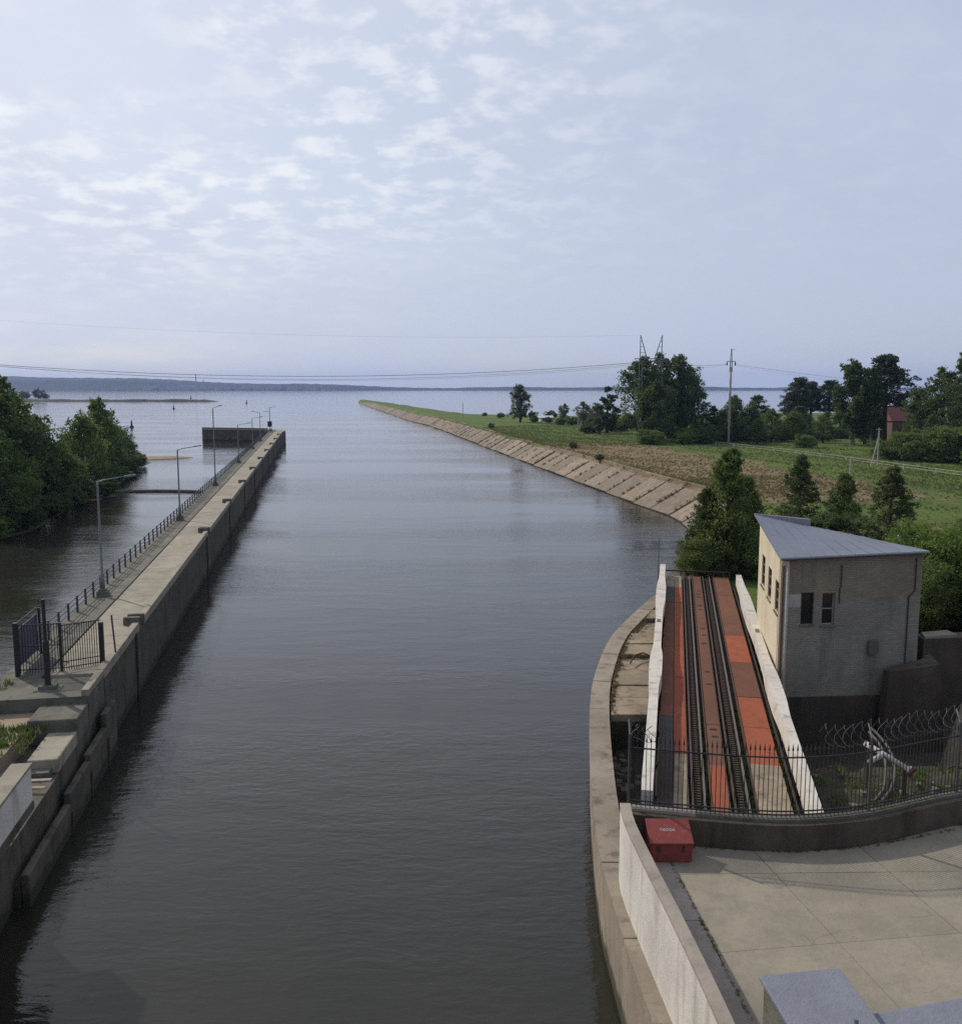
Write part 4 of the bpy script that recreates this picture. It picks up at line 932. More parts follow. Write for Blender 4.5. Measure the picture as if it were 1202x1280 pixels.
def tree_template(kind, seed, leafmat, barkmat='bark', nclump=70, per=90, leaf=.035):
    """unit height tree; returns crown mesh, trunk mesh"""
    rng = np.random.default_rng(seed); rnd = random.Random(seed)
    t = MB(); cl = []
    if kind == 'shrub':
        for k in range(7):
            a = rnd.uniform(0, 6.3); r = rnd.uniform(.1, .35)
            t.tube([(0, 0, 0), (r * .5 * math.cos(a), r * .5 * math.sin(a), .3), (r * math.cos(a), r * math.sin(a), .7)], [.02, .014, .006], 5)
        while len(cl) < nclump:
            p = rng.uniform(-1, 1, 3); r = np.linalg.norm(p)
            if r > 1 or r < .35: continue
            lump = 1 + .22 * math.sin(p[0] * 5 + seed) * math.cos(p[1] * 4 + seed); cl.append((p[0] * .50 * lump, p[1] * .50 * lump, .44 + p[2] * .44 * lump, rnd.uniform(.06, .14)))
    elif kind == 'cone':
        t.tube([(0, 0, 0), (.01, 0, .5), (0, .01, .95)], [.028, .018, .004], 7)
        for k in range(nclump):
            h = rnd.uniform(.04, .99); w = .33 * (1 - h) ** .62 * (1 if h > .18 else .75 + h) + .015; rag = 0
            a = rnd.uniform(0, 6.3); r = w * math.sqrt(rnd.uniform(.1, 1)) * (1 + .30 * math.sin(3 * a + h * 21 + seed) * math.sin(h * 33 + 2 * a))
            cl.append((r * math.cos(a), r * math.sin(a), h, (.03 + .06 * rnd.random()) * (1.15 - .6 * h)))
            if k % 5 == 0: t.tube([(0, 0, max(h - .08, .05)), (r * math.cos(a), r * math.sin(a), h)], [.008, .003], 4)
    elif kind == 'pine':
        t.tube([(0, 0, 0), (.015, 0, .5), (0, .01, .98)], [.024, .018, .006], 7)
        for k in range(nclump):
            h = rnd.uniform(.42, .99); w = .20 * math.sin(min(1, (1.04 - h) / .5) * 1.57) + .02
            a = rnd.uniform(0, 6.3); r = w * rnd.uniform(.3, 1.2)
            cl.append((r * math.cos(a), r * math.sin(a), h, .045))
            if k % 3 == 0: t.tube([(0, 0, h - .02), (r * math.cos(a), r * math.sin(a), h)], [.007, .003], 4)
    else:
        # broad or tall crown: a few lobes on limbs, clumps on the lobes
        wide = {'broad': .36, 'tall': .22, 'birch': .25, 'willow': .42}[kind]; low = {'broad': .08, 'tall': .06, 'birch': .14, 'willow': .04}[kind]
        t.tube([(0, 0, 0), (.02 * rnd.uniform(-1, 1), .02, .3), (.0, .0, .6), (0, .01, .9)], [.032, .024, .014, .004], 8)
        lobes = []
        for k in range(13 if kind != 'tall' else 11):
            h = lerp(low + .08, .90, (k + rnd.random()) / 13)
            prof = math.sin(math.pi * min(1, max(.12, (h - low) / (1.02 - low))) ** .8)
            a = k * 2.4 + rnd.uniform(-.5, .5); r = wide * prof * rnd.uniform(.45, .85)
            lr = wide * rnd.uniform(.32, .52) * (.55 + .5 * prof)
            x, y = r * math.cos(a), r * math.sin(a); lobes.append((x, y, h, lr))
            t.tube([(0, 0, max(.1, h - .22)), (x * .5, y * .5, h - .08), (x, y, h)], [.013, .009, .004], 5)
        lobes.append((rnd.uniform(-.04, .04), rnd.uniform(-.04, .04), .93, wide * .28))
        for k in range(nclump):
            x, y, h, lr = rnd.choice(lobes); p = rng.normal(size=3); p /= np.linalg.norm(p)
            rr = lr * (rnd.random() ** .5) * rnd.choice((1.0, 1.1, 1.28))
            z = h + p[2] * rr * .9
            if z < low * .45: continue
            cl.append((x + p[0] * rr, y + p[1] * rr, min(z, 1.0), lr * rnd.uniform(.26, .5)))
            if kind == 'birch' and rnd.random() < .4:
                for q in (1, 2): cl.append((x + p[0] * rr * 1.05, y + p[1] * rr * 1.05, z - .05 * q, .03))
    C = []
    for (x, y, z, r) in cl:
        q = rng.normal(size=(per, 3)); q /= np.linalg.norm(q, axis=1)[:, None]; q *= (rng.uniform(0, 1, (per, 1)) ** .6) * 1.15
        q *= np.array([1, 1, .75]); C.append(np.array([x, y, z]) + q * r)
    C = np.concatenate(C); C[:, 2] = np.maximum(C[:, 2], .01)
    V = leaf_quads(C, leaf, rng, .5 if kind == 'birch' else 0)
    return np_mesh('crown', V, leafmat), t.mesh('trunk', barkmat, True)
TP = {
 'broad': [tree_template('broad', q, 'leaf_dark', nclump=300, per=34, leaf=.025) for q in (11, 12, 15)],
 'broadmid': [tree_template('broad', 13, 'leaf_mid', nclump=300, per=34, leaf=.025), tree_template('willow', 14, 'leaf_mid', nclump=320, per=34, leaf=.026)],
 'tall': [tree_template('tall', q, 'leaf_dark', nclump=280, per=40, leaf=.024) for q in (21, 22)],
 'birch': [tree_template('birch', 31, 'leaf_dark', 'birch_bark', nclump=300, per=36, leaf=.021), tree_template('birch', 32, 'leaf_dark', 'birch_bark', nclump=300, per=36, leaf=.021)],
 'cone': [tree_template('cone', 41, 'leaf_mid', nclump=330, per=48, leaf=.021), tree_template('cone', 42, 'leaf_dark', nclump=270, per=44, leaf=.023)],
 'pine': [tree_template('pine', q, 'leaf_pine', nclump=170, per=45, leaf=.022) for q in (51, 52)],
 'shrub': [tree_template('shrub', 61, 'leaf_light', nclump=120, per=75, leaf=.042), tree_template('shrub', 62, 'leaf_mid', nclump=120, per=75, leaf=.042)],
 'shrubdark': [tree_template('shrub', q, 'leaf_dark', nclump=110, per=70, leaf=.045) for q in (63, 64)],
 'shrubnear': [tree_template('shrub', 66, 'leaf_light', nclump=330, per=75, leaf=.024), tree_template('shrub', 67, 'leaf_mid', nclump=330, per=75, leaf=.024)],
}
tcount = 0
def tree(kind, x, y, z, h, w, label, name='tree', cat='tree', group=None, var=None):
    """w scales the crown width relative to the template"""
    global tcount
    v = tcount if var is None else var; tcount += 1
    cm, tm_ = TP[kind][v % len(TP[kind])]
    T = thing(name, (x, y, z), label, cat, group)
    rz = random.uniform(0, 6.28); sx = h * w
    c = bpy.data.objects.new('crown', cm); t = bpy.data.objects.new('trunk', tm_)
    for o in (c, t):
        COL.objects.link(o); o.parent = T; o.rotation_euler = (0, 0, rz); o.scale = (sx, sx, h)
    t.location = (0, 0, -.12)
    return T
BZ = 3.85
tree('broad', 17.6, 430, BZ, 16.5, 1.0, 'lone poplar standing apart on the bank before the open water', 'poplar_tree', var=0)
tree('broad', 36, 418, BZ, 8.5, 1.0, 'small round dark tree beside the white roofed shed', 'round_tree')
tree('broad', 43, 405, BZ, 9.5, 1.1, 'round dark tree in the low clump left of the pylon trees', 'round_tree', group='round trees left of the pylon')
tree('broad', 49, 408, BZ, 9, 1.0, 'round dark tree in the low clump left of the pylon trees', 'round_tree', group='round trees left of the pylon')
tree('tall', 43.2, 330, BZ, 16.0, 1.2, 'tall dark tree just left of the pylon trees', 'poplar_tree', var=1)
tree('tall', 40.0, 325, BZ, 8.0, 1.4, 'short dark tree at the foot of the tree left of the pylon', 'poplar_tree', var=0)
for i, (x, y, h, w_) in enumerate(((46.5, 279, 24, .95), (53.5, 285, 25, 1.0), (58.5, 284, 24.5, .85), (64.0, 290, 18, .75), (50, 272, 17, 1.0))):
    tree('broadmid' if i in (0,) else 'broad', x, y, BZ, h, w_, ['broad green tree wrapping the left leg of the pylon', 'big dark tree behind the pylon beam, tallest of its clump', 'big dark tree on the right shoulder of the pylon clump', 'smaller open crowned tree at the right end of the pylon clump', 'lower tree filling the front of the pylon clump'][i], 'broadleaf_tree', var=0 if i == 0 else i)
tree('shrub', 46.2, 262, BZ, 5.0, 1.6, 'bright green rounded bush below the pylon clump', 'bush', 'bush', var=0)
tree('shrub', 55.5, 262, BZ, 4.6, 1.2, 'pale green bush to the right of the bright bush below the pylon', 'bush', 'bush', var=0)
lab = 'young tree in the mixed belt behind the tall concrete pole'
for (x, y, h, w_, k) in ((69, 285, 10, 1.2, 'broad'), (72, 275, 9, 1.2, 'broad'), (76, 290, 13, 1.0, 'broadmid'), (80, 285, 10, 1.2, 'broad'), (86, 300, 13, 1.0, 'broad'), (83, 275, 9.5, 1.1, 'broadmid'), (89, 275, 8.5, 1.2, 'broadmid'), (94, 285, 10, 1.2, 'broad'), (77, 268, 7, 1.3, 'broadmid'), (96, 270, 7.5, 1.3, 'broadmid'), (63, 268, 6, 1.4, 'broad')):
    tree(k, x, y, BZ, h, w_, lab, 'young_tree', group='mixed tree belt behind the concrete pole')
for (x, y, h) in ((112, 340, 19), (118, 345, 17.5), (122, 338, 18), (108, 335, 14)):
    tree('pine', x, y, BZ, h, 1.35, 'dark pine in the small group above the brown sheds', 'pine_tree', group='pines above the brown sheds')
for (x, y, h, w_) in ((106, 320, 8, 1.3), (114, 318, 7.5, 1.4), (122, 315, 7.5, 1.3), (130, 318, 7, 1.4), (100, 300, 8, 1.3), (136, 322, 7, 1.2), (126, 335, 9, 1.1)):
    tree('broad', x, y, BZ, h, w_, 'low dark tree around the brown sheds', 'low_tree', group='low trees around the sheds')
tree('birch', 99.5, 258, BZ, 23.0, .95, 'tall dark birch with drooping top beside the red roofed house', 'birch_tree', var=0)
tree('birch', 103.5, 255, BZ, 18, .85, 'shorter birch standing between the two tall birches', 'birch_tree', var=1)
tree('pine', 108.5, 259, BZ, 24.0, 1.4, 'tall thin topped pine beside the drooping birch', 'pine_tree')
tree('broad', 104.5, 262, BZ, 14, .9, 'dense dark tree filling the foot of the tall birch', 'broadleaf_tree')
for i, (x, y, h, w_, k) in enumerate(((108.5, 238, 15, 1.0, 'broad'), (112, 234, 20, .9, 'broad'), (116, 231, 25, .85, 'birch'), (120.5, 229, 24, .9, 'broad'), (125, 228, 26, .9, 'birch'), (113, 222, 19, .95, 'broad'), (118, 216, 19, 1.0, 'broad'), (123, 218, 22, 1.0, 'broad'))):
    tree(k, x, y, BZ, h, w_, ['low dark tree at the edge of the grove beside the red roof', 'stepped dark tree of the grove right of the red roof'][i] if i < 2 else 'tall tree of the dark grove right of the red roofed house', 'grove_tree', group='dark grove right of the red roof')
for (x, y, h, w_, v) in ((93, 205, 7.5, 1.4, 1), (98, 202, 9, 1.3, 1), (103, 200, 8, 1.4, 0), (89, 209, 5.5, 1.4, 0), (107, 206, 9, 1.3, 1), (84, 250, 4, 1.5, 1), (100, 190, 6, 1.5, 1)):
    tree('shrub', x, y, BZ, h, w_, 'green bush in front of the dark grove', 'bush', 'bush', 'bushes before the dark grove', var=v)
tree('cone', 20.7, 79.5, 3.6, 10.9, .85, 'dense green conical tree at the far end of the slipway', 'conical_tree', var=0)
tree('cone', 19.0, 80.2, 3.6, 7.4, .95, 'shorter conical tree joined to the left flank of the dense one', 'conical_tree', var=1)
tree('cone', 22.6, 81.0, 3.6, 8.4, .9, 'shorter conical tree joined to the right flank of the dense one', 'conical_tree', var=0)
tree('shrubnear', 18.6, 78.4, 3.3, 4.6, 1.0, 'low green bush at the left foot of the conical tree', 'bush', 'bush', var=1)
tree('shrubnear', 23.4, 77.5, 3.6, 5.0, 1.0, 'green bush squeezed between the conical tree and winch house', 'bush', 'bush', var=1)
tree('cone', 34.4, 103, BZ, 8.3, .95, 'dark conical young tree behind the winch house roof, leftmost of three', 'conical_tree', var=1)
tree('cone', 37.8, 99.5, BZ, 6.8, 1.05, 'dark conical young tree, the middle one behind the winch house roof', 'conical_tree', var=0)
tree('cone', 39.6, 92, BZ, 8.0, 1.1, 'broad dark conical tree behind the right end of the roof', 'conical_tree', var=1)
tree('shrubdark', 36, 96, BZ, 3.6, 1.6, 'low dark bush filling the gap between the conical trees', 'bush', 'bush')
tree('shrubdark', 32.2, 97, BZ, 3.0, 1.6, 'low dark bush left of the conical young trees', 'bush', 'bush')
for (x, y, h, v) in ((31.2, 66, 7.6, 0), (34.5, 64, 8.4, 0), (29.0, 62.5, 5.5, 1), (33, 58.5, 5, 0), (37, 68, 8, 1)):
    tree('shrubnear', x, y, 3.3, h, .95, 'bright green leafy bush right of the winch house', 'bush', 'bush', 'bright bushes right of the winch house', var=v)
# pale flowering shrub behind the roof
m = MB()
for k in range(46):
    x, y, z = 38 + random.gauss(0, 1.3), 86 + random.gauss(0, 1.0), 4.6 + random.random() * 1.3; s_ = random.uniform(.1, .2)
    m.prism([(x - s_, y - s_), (x + s_, y - s_), (x + s_, y + s_), (x - s_, y + s_)], z, z + s_, [(x - s_ * .4, y - s_ * .4), (x + s_ * .4, y - s_ * .4), (x + s_ * .4, y + s_ * .4), (x - s_ * .4, y + s_ * .4)])
tf = tree('shrubdark', 38, 86, BZ, 2.4, 1.5, 'low shrub with white blossom heads behind the winch house', 'flowering_shrub', 'shrub')
fo = m.build('blossom', 'white_paint'); fo['kind'] = 'stuff'; fo.parent = tf; fo.location = (-38, -86, -BZ)
for i in range(46):
    t = i / 45; x = lerp(58, 138, t) + random.uniform(-1.5, 1.5); y = lerp(272, 312, t) + random.uniform(-9, 9)
    tree('shrubdark' if random.random() < .6 else 'shrub', x, y, BZ, random.uniform(2.4, 5.2), random.uniform(1.2, 1.7), 'low undergrowth bush at the foot of the mixed tree belt', 'undergrowth_bush', 'bush', 'undergrowth of the mixed tree belt')
for (x, y, h) in ((36, 330, 3.4), (39, 335, 4.5), (46, 340, 4), (50, 345, 5), (33, 400, 3.5), (38, 398, 4), (46, 396, 4.5), (52, 380, 5), (56, 360, 6), (30, 428, 3), (24, 432, 3), (60, 300, 6)):
    tree('shrubdark', x, y, BZ, h, 1.4, 'dark bush among the round trees left of the pylon', 'undergrowth_bush', 'bush', 'bushes left of the pylon')
# wooded island on the left
isl = [(-64.5, 128, 12, 1.1, 'broadmid'), (-68.5, 137, 18.5, .95, 'broad'), (-73, 146, 20.5, .9, 'broadmid'), (-79, 150, 21.5, .9, 'broad'), (-70, 150, 15, 1.0, 'broad'), (-76, 160, 13, 1.0, 'broad'), (-72.5, 166, 9.5, 1.1, 'broadmid'), (-69.5, 158, 10, 1.1, 'broad'), (-79, 172, 11, 1.0, 'broad'), (-75.5, 182, 13.5, 1.0, 'broadmid'), (-79.5, 188, 11.0, .9, 'broadmid'), (-83.5, 192, 8.5, 1.0, 'broad'), (-80.0, 202, 16.8, .8, 'broadmid'), (-82.5, 212, 12.5, 1.0, 'broad'), (-86, 222, 11.5, 1.0, 'broad'), (-88, 235, 9, 1.1, 'broad'), (-90, 246, 5.5, 1.2, 'broad'), (-67, 131, 14, 1.0, 'broadmid'), (-90, 170, 13, 1.0, 'broad'), (-88, 150, 22, .9, 'broad'), (-95, 200, 14, 1.1, 'broad')]
for i, (x, y, h, w_, k) in enumerate(isl):
    lb = {22: 'tallest leafy tree at the back of the wooded island grove', 21.5: 'very tall dark tree of the island grove beside the tallest one', 20.5: 'tall light green tree at the landward end of the island grove', 5.5: 'lowest tree of the island grove beside the sand spit', 16.8: 'tallest tree of the island grove cluster near the sand spit'}.get(h, 'leafy tree in the dense grove on the wooded island')
    tree(k, x, y, .3, h, w_, lb, 'island_tree', group='grove on the wooded island')
for (x, y, h, v) in ((-64.5, 126, 4.5, 1), (-66, 139, 4.5, 1), (-67.5, 152, 5, 1), (-69.5, 164, 4.6, 1), (-73.5, 178, 5, 1), (-76, 192, 4.6, 1), (-79, 203, 4.4, 1), (-82, 216, 4.2, 1), (-85, 230, 4, 1), (-88, 244, 3.4, 1), (-66.5, 133, 6, 0), (-65, 145, 3.8, 1), (-71.5, 171, 4, 1), (-92, 252, 3.4, 1), (-96, 257, 3, 1), (-62.6, 122, 3.2, 0), (-62.6, 131, 3.4, 1), (-64.6, 143, 3.2, 1), (-67.8, 158, 3.4, 0), (-67.0, 170, 3.4, 1), (-72.3, 184, 3.4, 1), (-76, 201, 3.2, 0), (-79.5, 215, 3.2, 1), (-83, 228, 3, 1), (-85.5, 240, 3, 0)):
    tree('shrub' if v == 0 else 'shrubdark', x, y, .25, h, 1.35, 'waterside bush overhanging the edge of the wooded island', 'island_bush', 'bush', 'waterside bushes of the wooded island', var=v)
for (x, y, h) in ((-760, 1568, 14), (-735, 1562, 11), (-716, 1566, 17), (-745, 1575, 14), (-703, 1562, 9), (-775, 1575, 14)):
    tree('shrubdark', x, y, 1.2, h, 1.3, 'dark bush on the islet at the breakwater root', 'islet_bush', 'bush', 'bushes on the islet')
# small bushes on the bank crest
for (x, y, h) in ((23.6, 246, 1.9), (25.5, 206, 1.6), (4, 372, 2.2), (10, 492, 3.2), (2, 520, 2.4), (20, 500, 4), (26, 482, 4.2), (34, 470, 5)):
    tree('shrubdark', x, y, BZ, h, 1.3, 'small dark bush on the grassy bank crest', 'crest_bush', 'bush', 'small bushes along the bank')

# ------------------------------------------------------------------ grass on the meadow
def grass():
    for name, mat, n, reg, lab in (('meadow_grass', 'grass_blade', 60000, 'g', 'rough green grass covering the right bank'), ('dry_grass', 'dry_blade', 9000, 'd', 'dry straw coloured grass along the bank crest')):
        P = []
        while len(P) < n:
            t = random.uniform(2.2, 8.2) if reg == 'g' else random.uniform(3.4, 7.0); p = Vector(poly_at(W, t)); q = Vector(poly_at(B, t)); d = (q - p).normalized()
            ds = 8 + random.random() ** 1.6 * 130 if reg == 'g' else 7.6 + random.random() ** 1.4 * 30
            c = p + d * ds
            if 14 < c.x < 26 and c.y < 62: continue
            if reg == 'g' and ds < 42 and 110 < c.y < 255 and random.random() < .85: continue
            P.append((c.x, c.y, bank_h(c.x, c.y) - .04))
        P = np.array(P); rng = np.random.default_rng(5); a = rng.uniform(0, 6.28, n); hgt = rng.uniform(.12, .42, n) * (1 if reg == 'g' else .8); wd = rng.uniform(.12, .34, n)
        dx = np.stack([np.cos(a) * wd, np.sin(a) * wd, np.zeros(n)], 1); lean = rng.normal(0, .12, (n, 3)); lean[:, 2] = hgt
        V = np.stack([P - dx, P + dx, P + lean], 1).reshape(-1, 3)
        o = bpy.data.objects.new(name, np_mesh(name, V, mat, 3)); COL.objects.link(o); tag(o, lab, 'grass', kind='stuff')
grass()

weeds('slipway_weeds', [dp(random.random() ** 1.8 * 13, random.choice((2.25, 2.5, 3.35, 3.75, 4.1, 5.52)) + random.uniform(-.08, .08)) + (DZ - .28,) for q in range(420)], .22, 'grass_blade', 'green weeds growing between the slipway rails')
weeds('pit_weeds', [(random.uniform(13.2, 24), random.uniform(32, 38), 3.8) for q in range(420)], .3, 'grass_blade', 'rough weeds on the earth behind the spiked fence')
weeds('bed_weeds', [pp(-8.0 - random.random() ** 1.5 * 3.4, -1.5 - random.random() ** .8 * 5) + (3.33,) for q in range(230)] + [pp(random.uniform(-7.5, -2.4), random.uniform(-6.3, -4.4)) + (3.5 if q % 2 else PT - .16,) for q in range(60)], .34, 'grass_blade', 'green weeds on the earth bed beside the lock wall')
weeds('apron_weeds', [(float(inn(q)) + random.uniform(0, .25), q, 2.9) for q in np.random.default_rng(3).uniform(47.5, 69, 160)] + [(random.uniform(8.2, 10.2), 58.1 + random.uniform(-.2, .2), 2.85) for q in range(60)], .2, 'dry_blade', 'dry weeds in the joints of the broken apron')
weeds('yard_weeds', [(float(kx(q)) + random.uniform(-.03, .03), q, 4.48) for q in np.random.default_rng(9).uniform(12, 29, 120)] + [(x_, wall_base(x_) - random.uniform(.0, .12), 4.49) for x_ in np.random.default_rng(8).uniform(6.8, 18, 120)], .09, 'dry_blade', 'tiny dry weeds in the joints of the concrete yard')
weeds('bank_weeds', [tuple(Vector(poly_at(W, t)) + Vector((.985, .17)) * random.uniform(1, 7)) + (0,) for t in np.random.default_rng(4).uniform(3.4, 9, 10)] and [(p.x + .985 * f, p.y + .17 * f, .25 + f * .56) for p, f in ((Vector(random.choice(station[:45])), random.uniform(.5, 6.6)) for q in range(520))], .5, 'dry_blade', 'dry weeds in the joints of the bank slabs')

# ------------------------------------------------------------------ poles, pylon, wires, fence line, houses
x, y = 67.2, 261
T = thing('utility_pole', (x, y, BZ), 'tall concrete power pole with steel head on the meadow', 'power pole')
MB().tube([(x, y, BZ - .3), (x, y, 17), (x, y, 17.05), (x, y, 25)], [.33, .28, .30, .28], 10).build('pole', 'pole_concrete', T, True)
m = MB()
for sx, sy in ((-.3, -.3), (.3, -.3), (.3, .3), (-.3, .3)): m.tube([(x + sx, y + sy, 23.6), (x + sx * .2, y + sy * .2, 29.8)], .07, 5)
for h in (24.5, 25.8, 27, 28.2): m.box((x, y, h), (.62 - (h - 24.5) * .09, .62 - (h - 24.5) * .09, .09))
m.build('lattice_head', 'pylon_steel', T)
MB().box((x, y, 26.4), (2.2, .16, .18)).build('cross_arm', 'pylon_steel', T)
MB().tube([(x, y, 29.4), (x + 1.2, y, 29.5)], .05, 5).build('spike_arm', 'pylon_steel', T)
for sx in (-1.1, 1.1): MB().tube([(x + sx, y, 26.3), (x + sx, y, 25.9), (x + sx, y, 25.3)], [.08, .2, .14], 8).build('insulator', 'black_iron', T)
def lattice(m, p, q, w0, w1, n, r=.075):
    p = Vector(p); q = Vector(q); cs = []
    for sx, sy in ((-1, -1), (1, -1), (1, 1), (-1, 1)):
        m.tube([p + Vector((sx * w0, sy * w0, 0)), q + Vector((sx * w1, sy * w1, 0))], r, 4)
    for i in range(n):
        a = p.lerp(q, i / n); b = p.lerp(q, (i + 1) / n); wa, wb = lerp(w0, w1, i / n), lerp(w0, w1, (i + 1) / n)
        for k, ((ax, ay), (bx, by)) in enumerate((((-1, -1), (1, -1)), ((1, -1), (1, 1)), ((1, 1), (-1, 1)), ((-1, 1), (-1, -1)))):
            if i % 2: ax, ay, bx, by = bx, by, ax, ay
            m.tube([a + Vector((ax * wa, ay * wa, 0)), b + Vector((bx * wb, by * wb, 0))], r * .7, 4)
T = thing('power_pylon', (49.6, 276.5, BZ), 'portal lattice power pylon with two horns above the tree clump', 'pylon')
py_ = 276.0
for lx in (45.4, 50.9):
    m = MB(); lattice(m, (lx, py_, BZ - .3), (lx, py_, 26.9), .55, .45, 12); m.build('leg', 'pylon_steel', T)
m = MB()
for zz_ in (26.7, 27.6):
    for yy in (py_ - .5, py_ + .5): m.tube([(43.6, yy, zz_), (53.0, yy, zz_)], .08, 4)
for i in range(12): m.tube([(43.6 + i * .78, py_ - .5, 26.7 if i % 2 else 27.6), (44.38 + i * .78, py_ - .5, 27.6 if i % 2 else 26.7)], .06, 4); m.tube([(43.6 + i * .78, py_ - .5, 27.6), (44.0 + i * .78, py_ + .5, 27.6)], .05, 4)
m.build('cross_beam', 'pylon_steel', T)
for lx, inn_ in ((45.2, 1.9), (51.2, -1.9)):
    m = MB(); tip = Vector((lx + (0 if inn_ > 0 else .2), py_, 34.2))
    for yy in (-.4, .4):
        m.tube([(lx, py_ + yy, 27.6), tip], .09, 4); m.tube([(lx + inn_, py_ + yy, 27.6), tip], .09, 4)
    for f_ in (.25, .5, .72): m.tube([(lerp(lx, tip.x, f_), py_, lerp(27.6, 34.2, f_)), (lerp(lx + inn_, tip.x, f_), py_, lerp(27.6, 34.2, f_))], .06, 4)
    m.build('horn', 'pylon_steel', T)
def wire(p, q, sag, label, r=.05, n=48):
    p = Vector(p); q = Vector(q)
    pts = [p.lerp(q, i / n) - Vector((0, 0, sag * 4 * (i / n) * (1 - i / n))) for i in range(n + 1)]
    tag(MB().tube(pts, r, 5).build('overhead_wire', 'wire', smooth=True), label, 'wire', 'overhead wires of the pylon')
LBL = 'thin dark overhead wire sagging across the canal from the pylon'
LX, LY = -200.0, 240.0
wire((44.2, py_, 26.5), (LX - 5, LY, 34.2), 7.4, LBL, .060)
wire((48.3, py_, 26.5), (LX, LY, 34.2), 8.3, LBL, .034)
wire((52.4, py_, 26.5), (LX + 5, LY, 34.2), 8.6, LBL, .024)
wire((45.2, py_, 34.2), (LX - 4, LY, 43.5), 4.5, 'faint upper overhead wire strung from the pylon horn tip', .011)
T2 = thing('power_pylon', (LX, LY, .4), 'matching power pylon on the wooded island carrying the wires', 'pylon')
for ch_ in list(T.children):
    c2 = ch_.copy(); COL.objects.link(c2); c2.parent = T2; c2.matrix_parent_inverse = Matrix.Identity(4)
    c2.scale = (1, 1, 1.24); c2.location = (-49.0, -py_, -BZ * 1.24 + .1)
for k, (dz, rr) in enumerate(((0, .035), (-.3, .02))):
    wire((52.6, py_, 26.5 + dz), (66.2, 261, 25.6), .5 + k * .5, 'short overhead wire between the pylon and the concrete pole', rr)
    wire((68.2, 261, 25.6 + dz), (210, 230, 17), 3.5 + k, 'overhead wire running from the concrete pole over the grove', rr * .8)
T = thing('meadow_pipeline', (78, 204, BZ), 'pale thin pipeline on low supports crossing the meadow', 'pipeline')
for off, zz_ in ((0, 4.75), (.0, 4.25)):
    MB().tube([(64.0, 262, zz_), (72.2, 234, zz_), (78.4, 204, zz_), (84.4, 167, zz_), (89, 136, zz_)], .045, 6).build('pipe', 'pole_concrete', T)
for q in range(14):
    a = Vector((64, 262)).lerp(Vector((89, 136)), q / 13); a.x += 2.2 * math.sin(q / 13 * math.pi)
    MB().box((a.x, a.y, 4.2), (.2, .2, 1.0)).build('support', 'pole_concrete', T)
for (x, y, h, lb) in ((79.4, 192, 7.6, 'pale concrete pole with slanted strut beside the meadow pipeline'), (50.9, 132, 6.0, 'short bare concrete post standing alone in the meadow'), (33.2, 330, 6.0, 'thin wooden post near the tree left of the pylon'), (-9, 480, 8, 'thin post on the narrow part of the spit')):
    T = thing('concrete_post', (x, y, BZ), lb, 'pole')
    MB().tube([(x, y, BZ - .2), (x, y, BZ + h)], [.17, .12], 8).build('pole', 'pole_concrete', T)
    if 'strut' in lb:
        MB().tube([(x - 2.0, y - 1.5, BZ - .2), (x, y, BZ + h * .75)], .12, 8).build('strut', 'pole_concrete', T)
        MB().box((x, y, BZ + h - .3), (1.1, .1, .12)).build('cross_arm', 'pole_concrete', T)
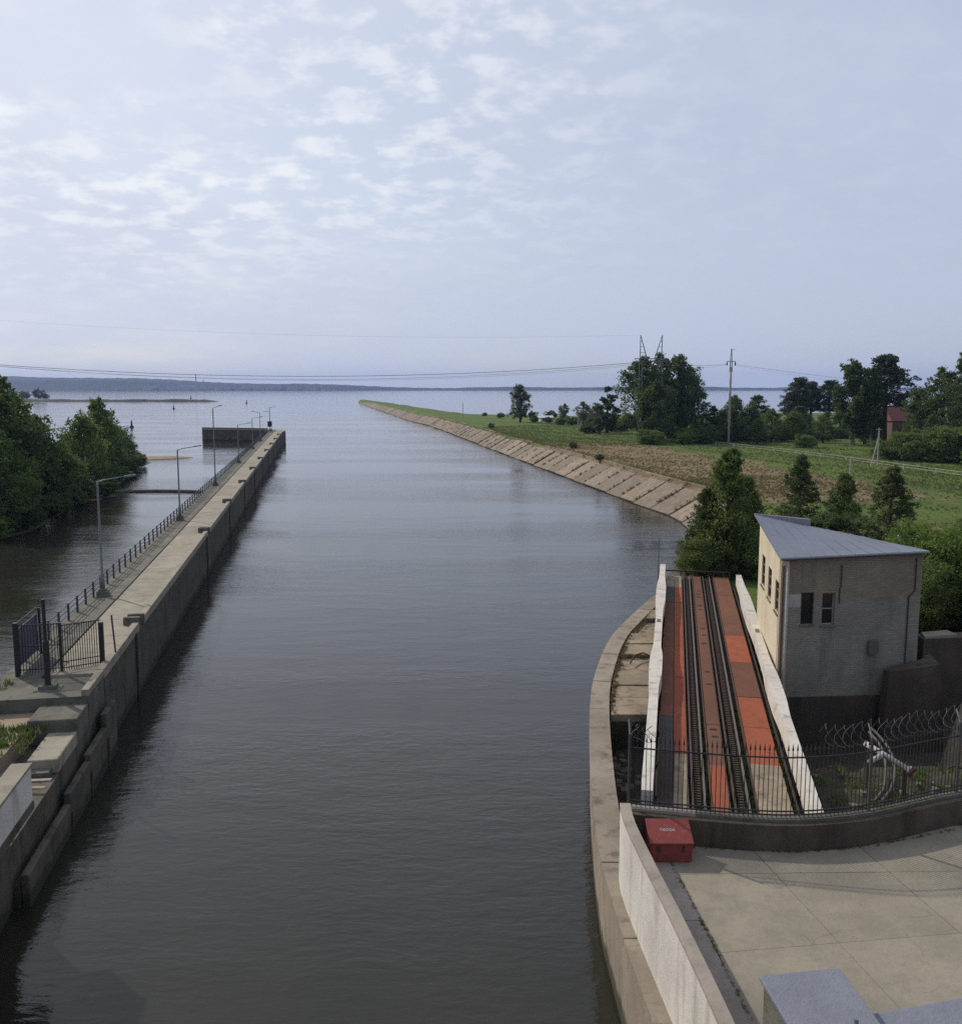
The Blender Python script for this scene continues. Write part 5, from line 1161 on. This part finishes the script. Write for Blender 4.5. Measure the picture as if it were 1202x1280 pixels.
def cottage(x, y, w_, d_, hw, hr, wallm, roofm, label, name='cottage', rz=0.2):
    T = thing(name, (x, y, BZ), label, 'house'); ca, sa = math.cos(rz), math.sin(rz)
    rt = lambda u, v: (x + u * ca - v * sa, y + u * sa + v * ca)
    MB().prism([rt(-w_ / 2, -d_ / 2), rt(w_ / 2, -d_ / 2), rt(w_ / 2, d_ / 2), rt(-w_ / 2, d_ / 2)], BZ - .2, BZ + hw).build('wall', wallm, T)
    o_ = .4; A_ = [rt(-w_ / 2 - o_, -d_ / 2 - o_), rt(w_ / 2 + o_, -d_ / 2 - o_), rt(w_ / 2 + o_, d_ / 2 + o_), rt(-w_ / 2 - o_, d_ / 2 + o_)]; R0 = rt(-w_ / 2 - o_, 0); R1 = rt(w_ / 2 + o_, 0)
    z0, z1 = BZ + hw, BZ + hw + hr
    MB().add([(*A_[0], z0), (*A_[1], z0), (*A_[2], z0), (*A_[3], z0), (*R0, z1), (*R1, z1)], [(0, 1, 5, 4), (2, 3, 4, 5), (1, 2, 5), (3, 0, 4), (3, 2, 1, 0)]).build('roof', roofm, T)
    for u in (-w_ / 4, w_ / 4):
        a = rt(u, -d_ / 2 - .03); m = MB(); m.box((a[0], a[1], BZ + hw * .55), (1.1, .06, 1.2), rz); m.build('window', 'dark_glass', T)
cottage(120, 276, 9, 8, 6.2, 4.2, 'brown_shed', 'red_roof', 'house with dark red roof between the birch and the grove', rz=.1)
cottage(29.5, 442, 6, 5, 1.9, .9, 'white_paint', 'white_paint', 'low shed with white roof beside the lone poplar', 'shed')
cottage(139, 345, 9, 6, 3.0, 2.2, 'brown_shed', 'brown_shed', 'brown shed with low gable beneath the small pines', 'shed')
cottage(150, 352, 8, 6, 3.4, 2.0, 'brown_shed', 'rubble', 'grey roofed brown shed next to the low dark trees', 'shed', .4)
cottage(155, 330, 9, 7, 3.2, 2.6, 'pale_building', 'red_roof', 'pale cottage with red roof among the low trees by the sheds', 'cottage', .3)
cottage(47, 425, 8, 6, 2.6, 1.8, 'white_paint', 'red_roof', 'small pale cottage half hidden behind the round trees', 'shed', .0)

# ------------------------------------------------------------------ haze
hm = bpy.data.materials.new('haze'); hm.use_nodes = True; hn = hm.node_tree; hn.nodes.clear()
pv = hn.nodes.new('ShaderNodeVolumePrincipled'); pv.inputs['Color'].default_value = (0.42, 0.58, 1.0, 1); pv.inputs['Density'].default_value = 0.00007
ho = hn.nodes.new('ShaderNodeOutputMaterial'); hn.links.new(pv.outputs[0], ho.inputs['Volume']); M['haze'] = hm
hz = MB(); hz.prism([(-8800, -500), (8800, -500), (8800, 8600), (-8800, 8600)], -2.5, 135)
tag(hz.build('haze', 'haze'), 'thin pale haze over the water and far shore', kind='stuff')
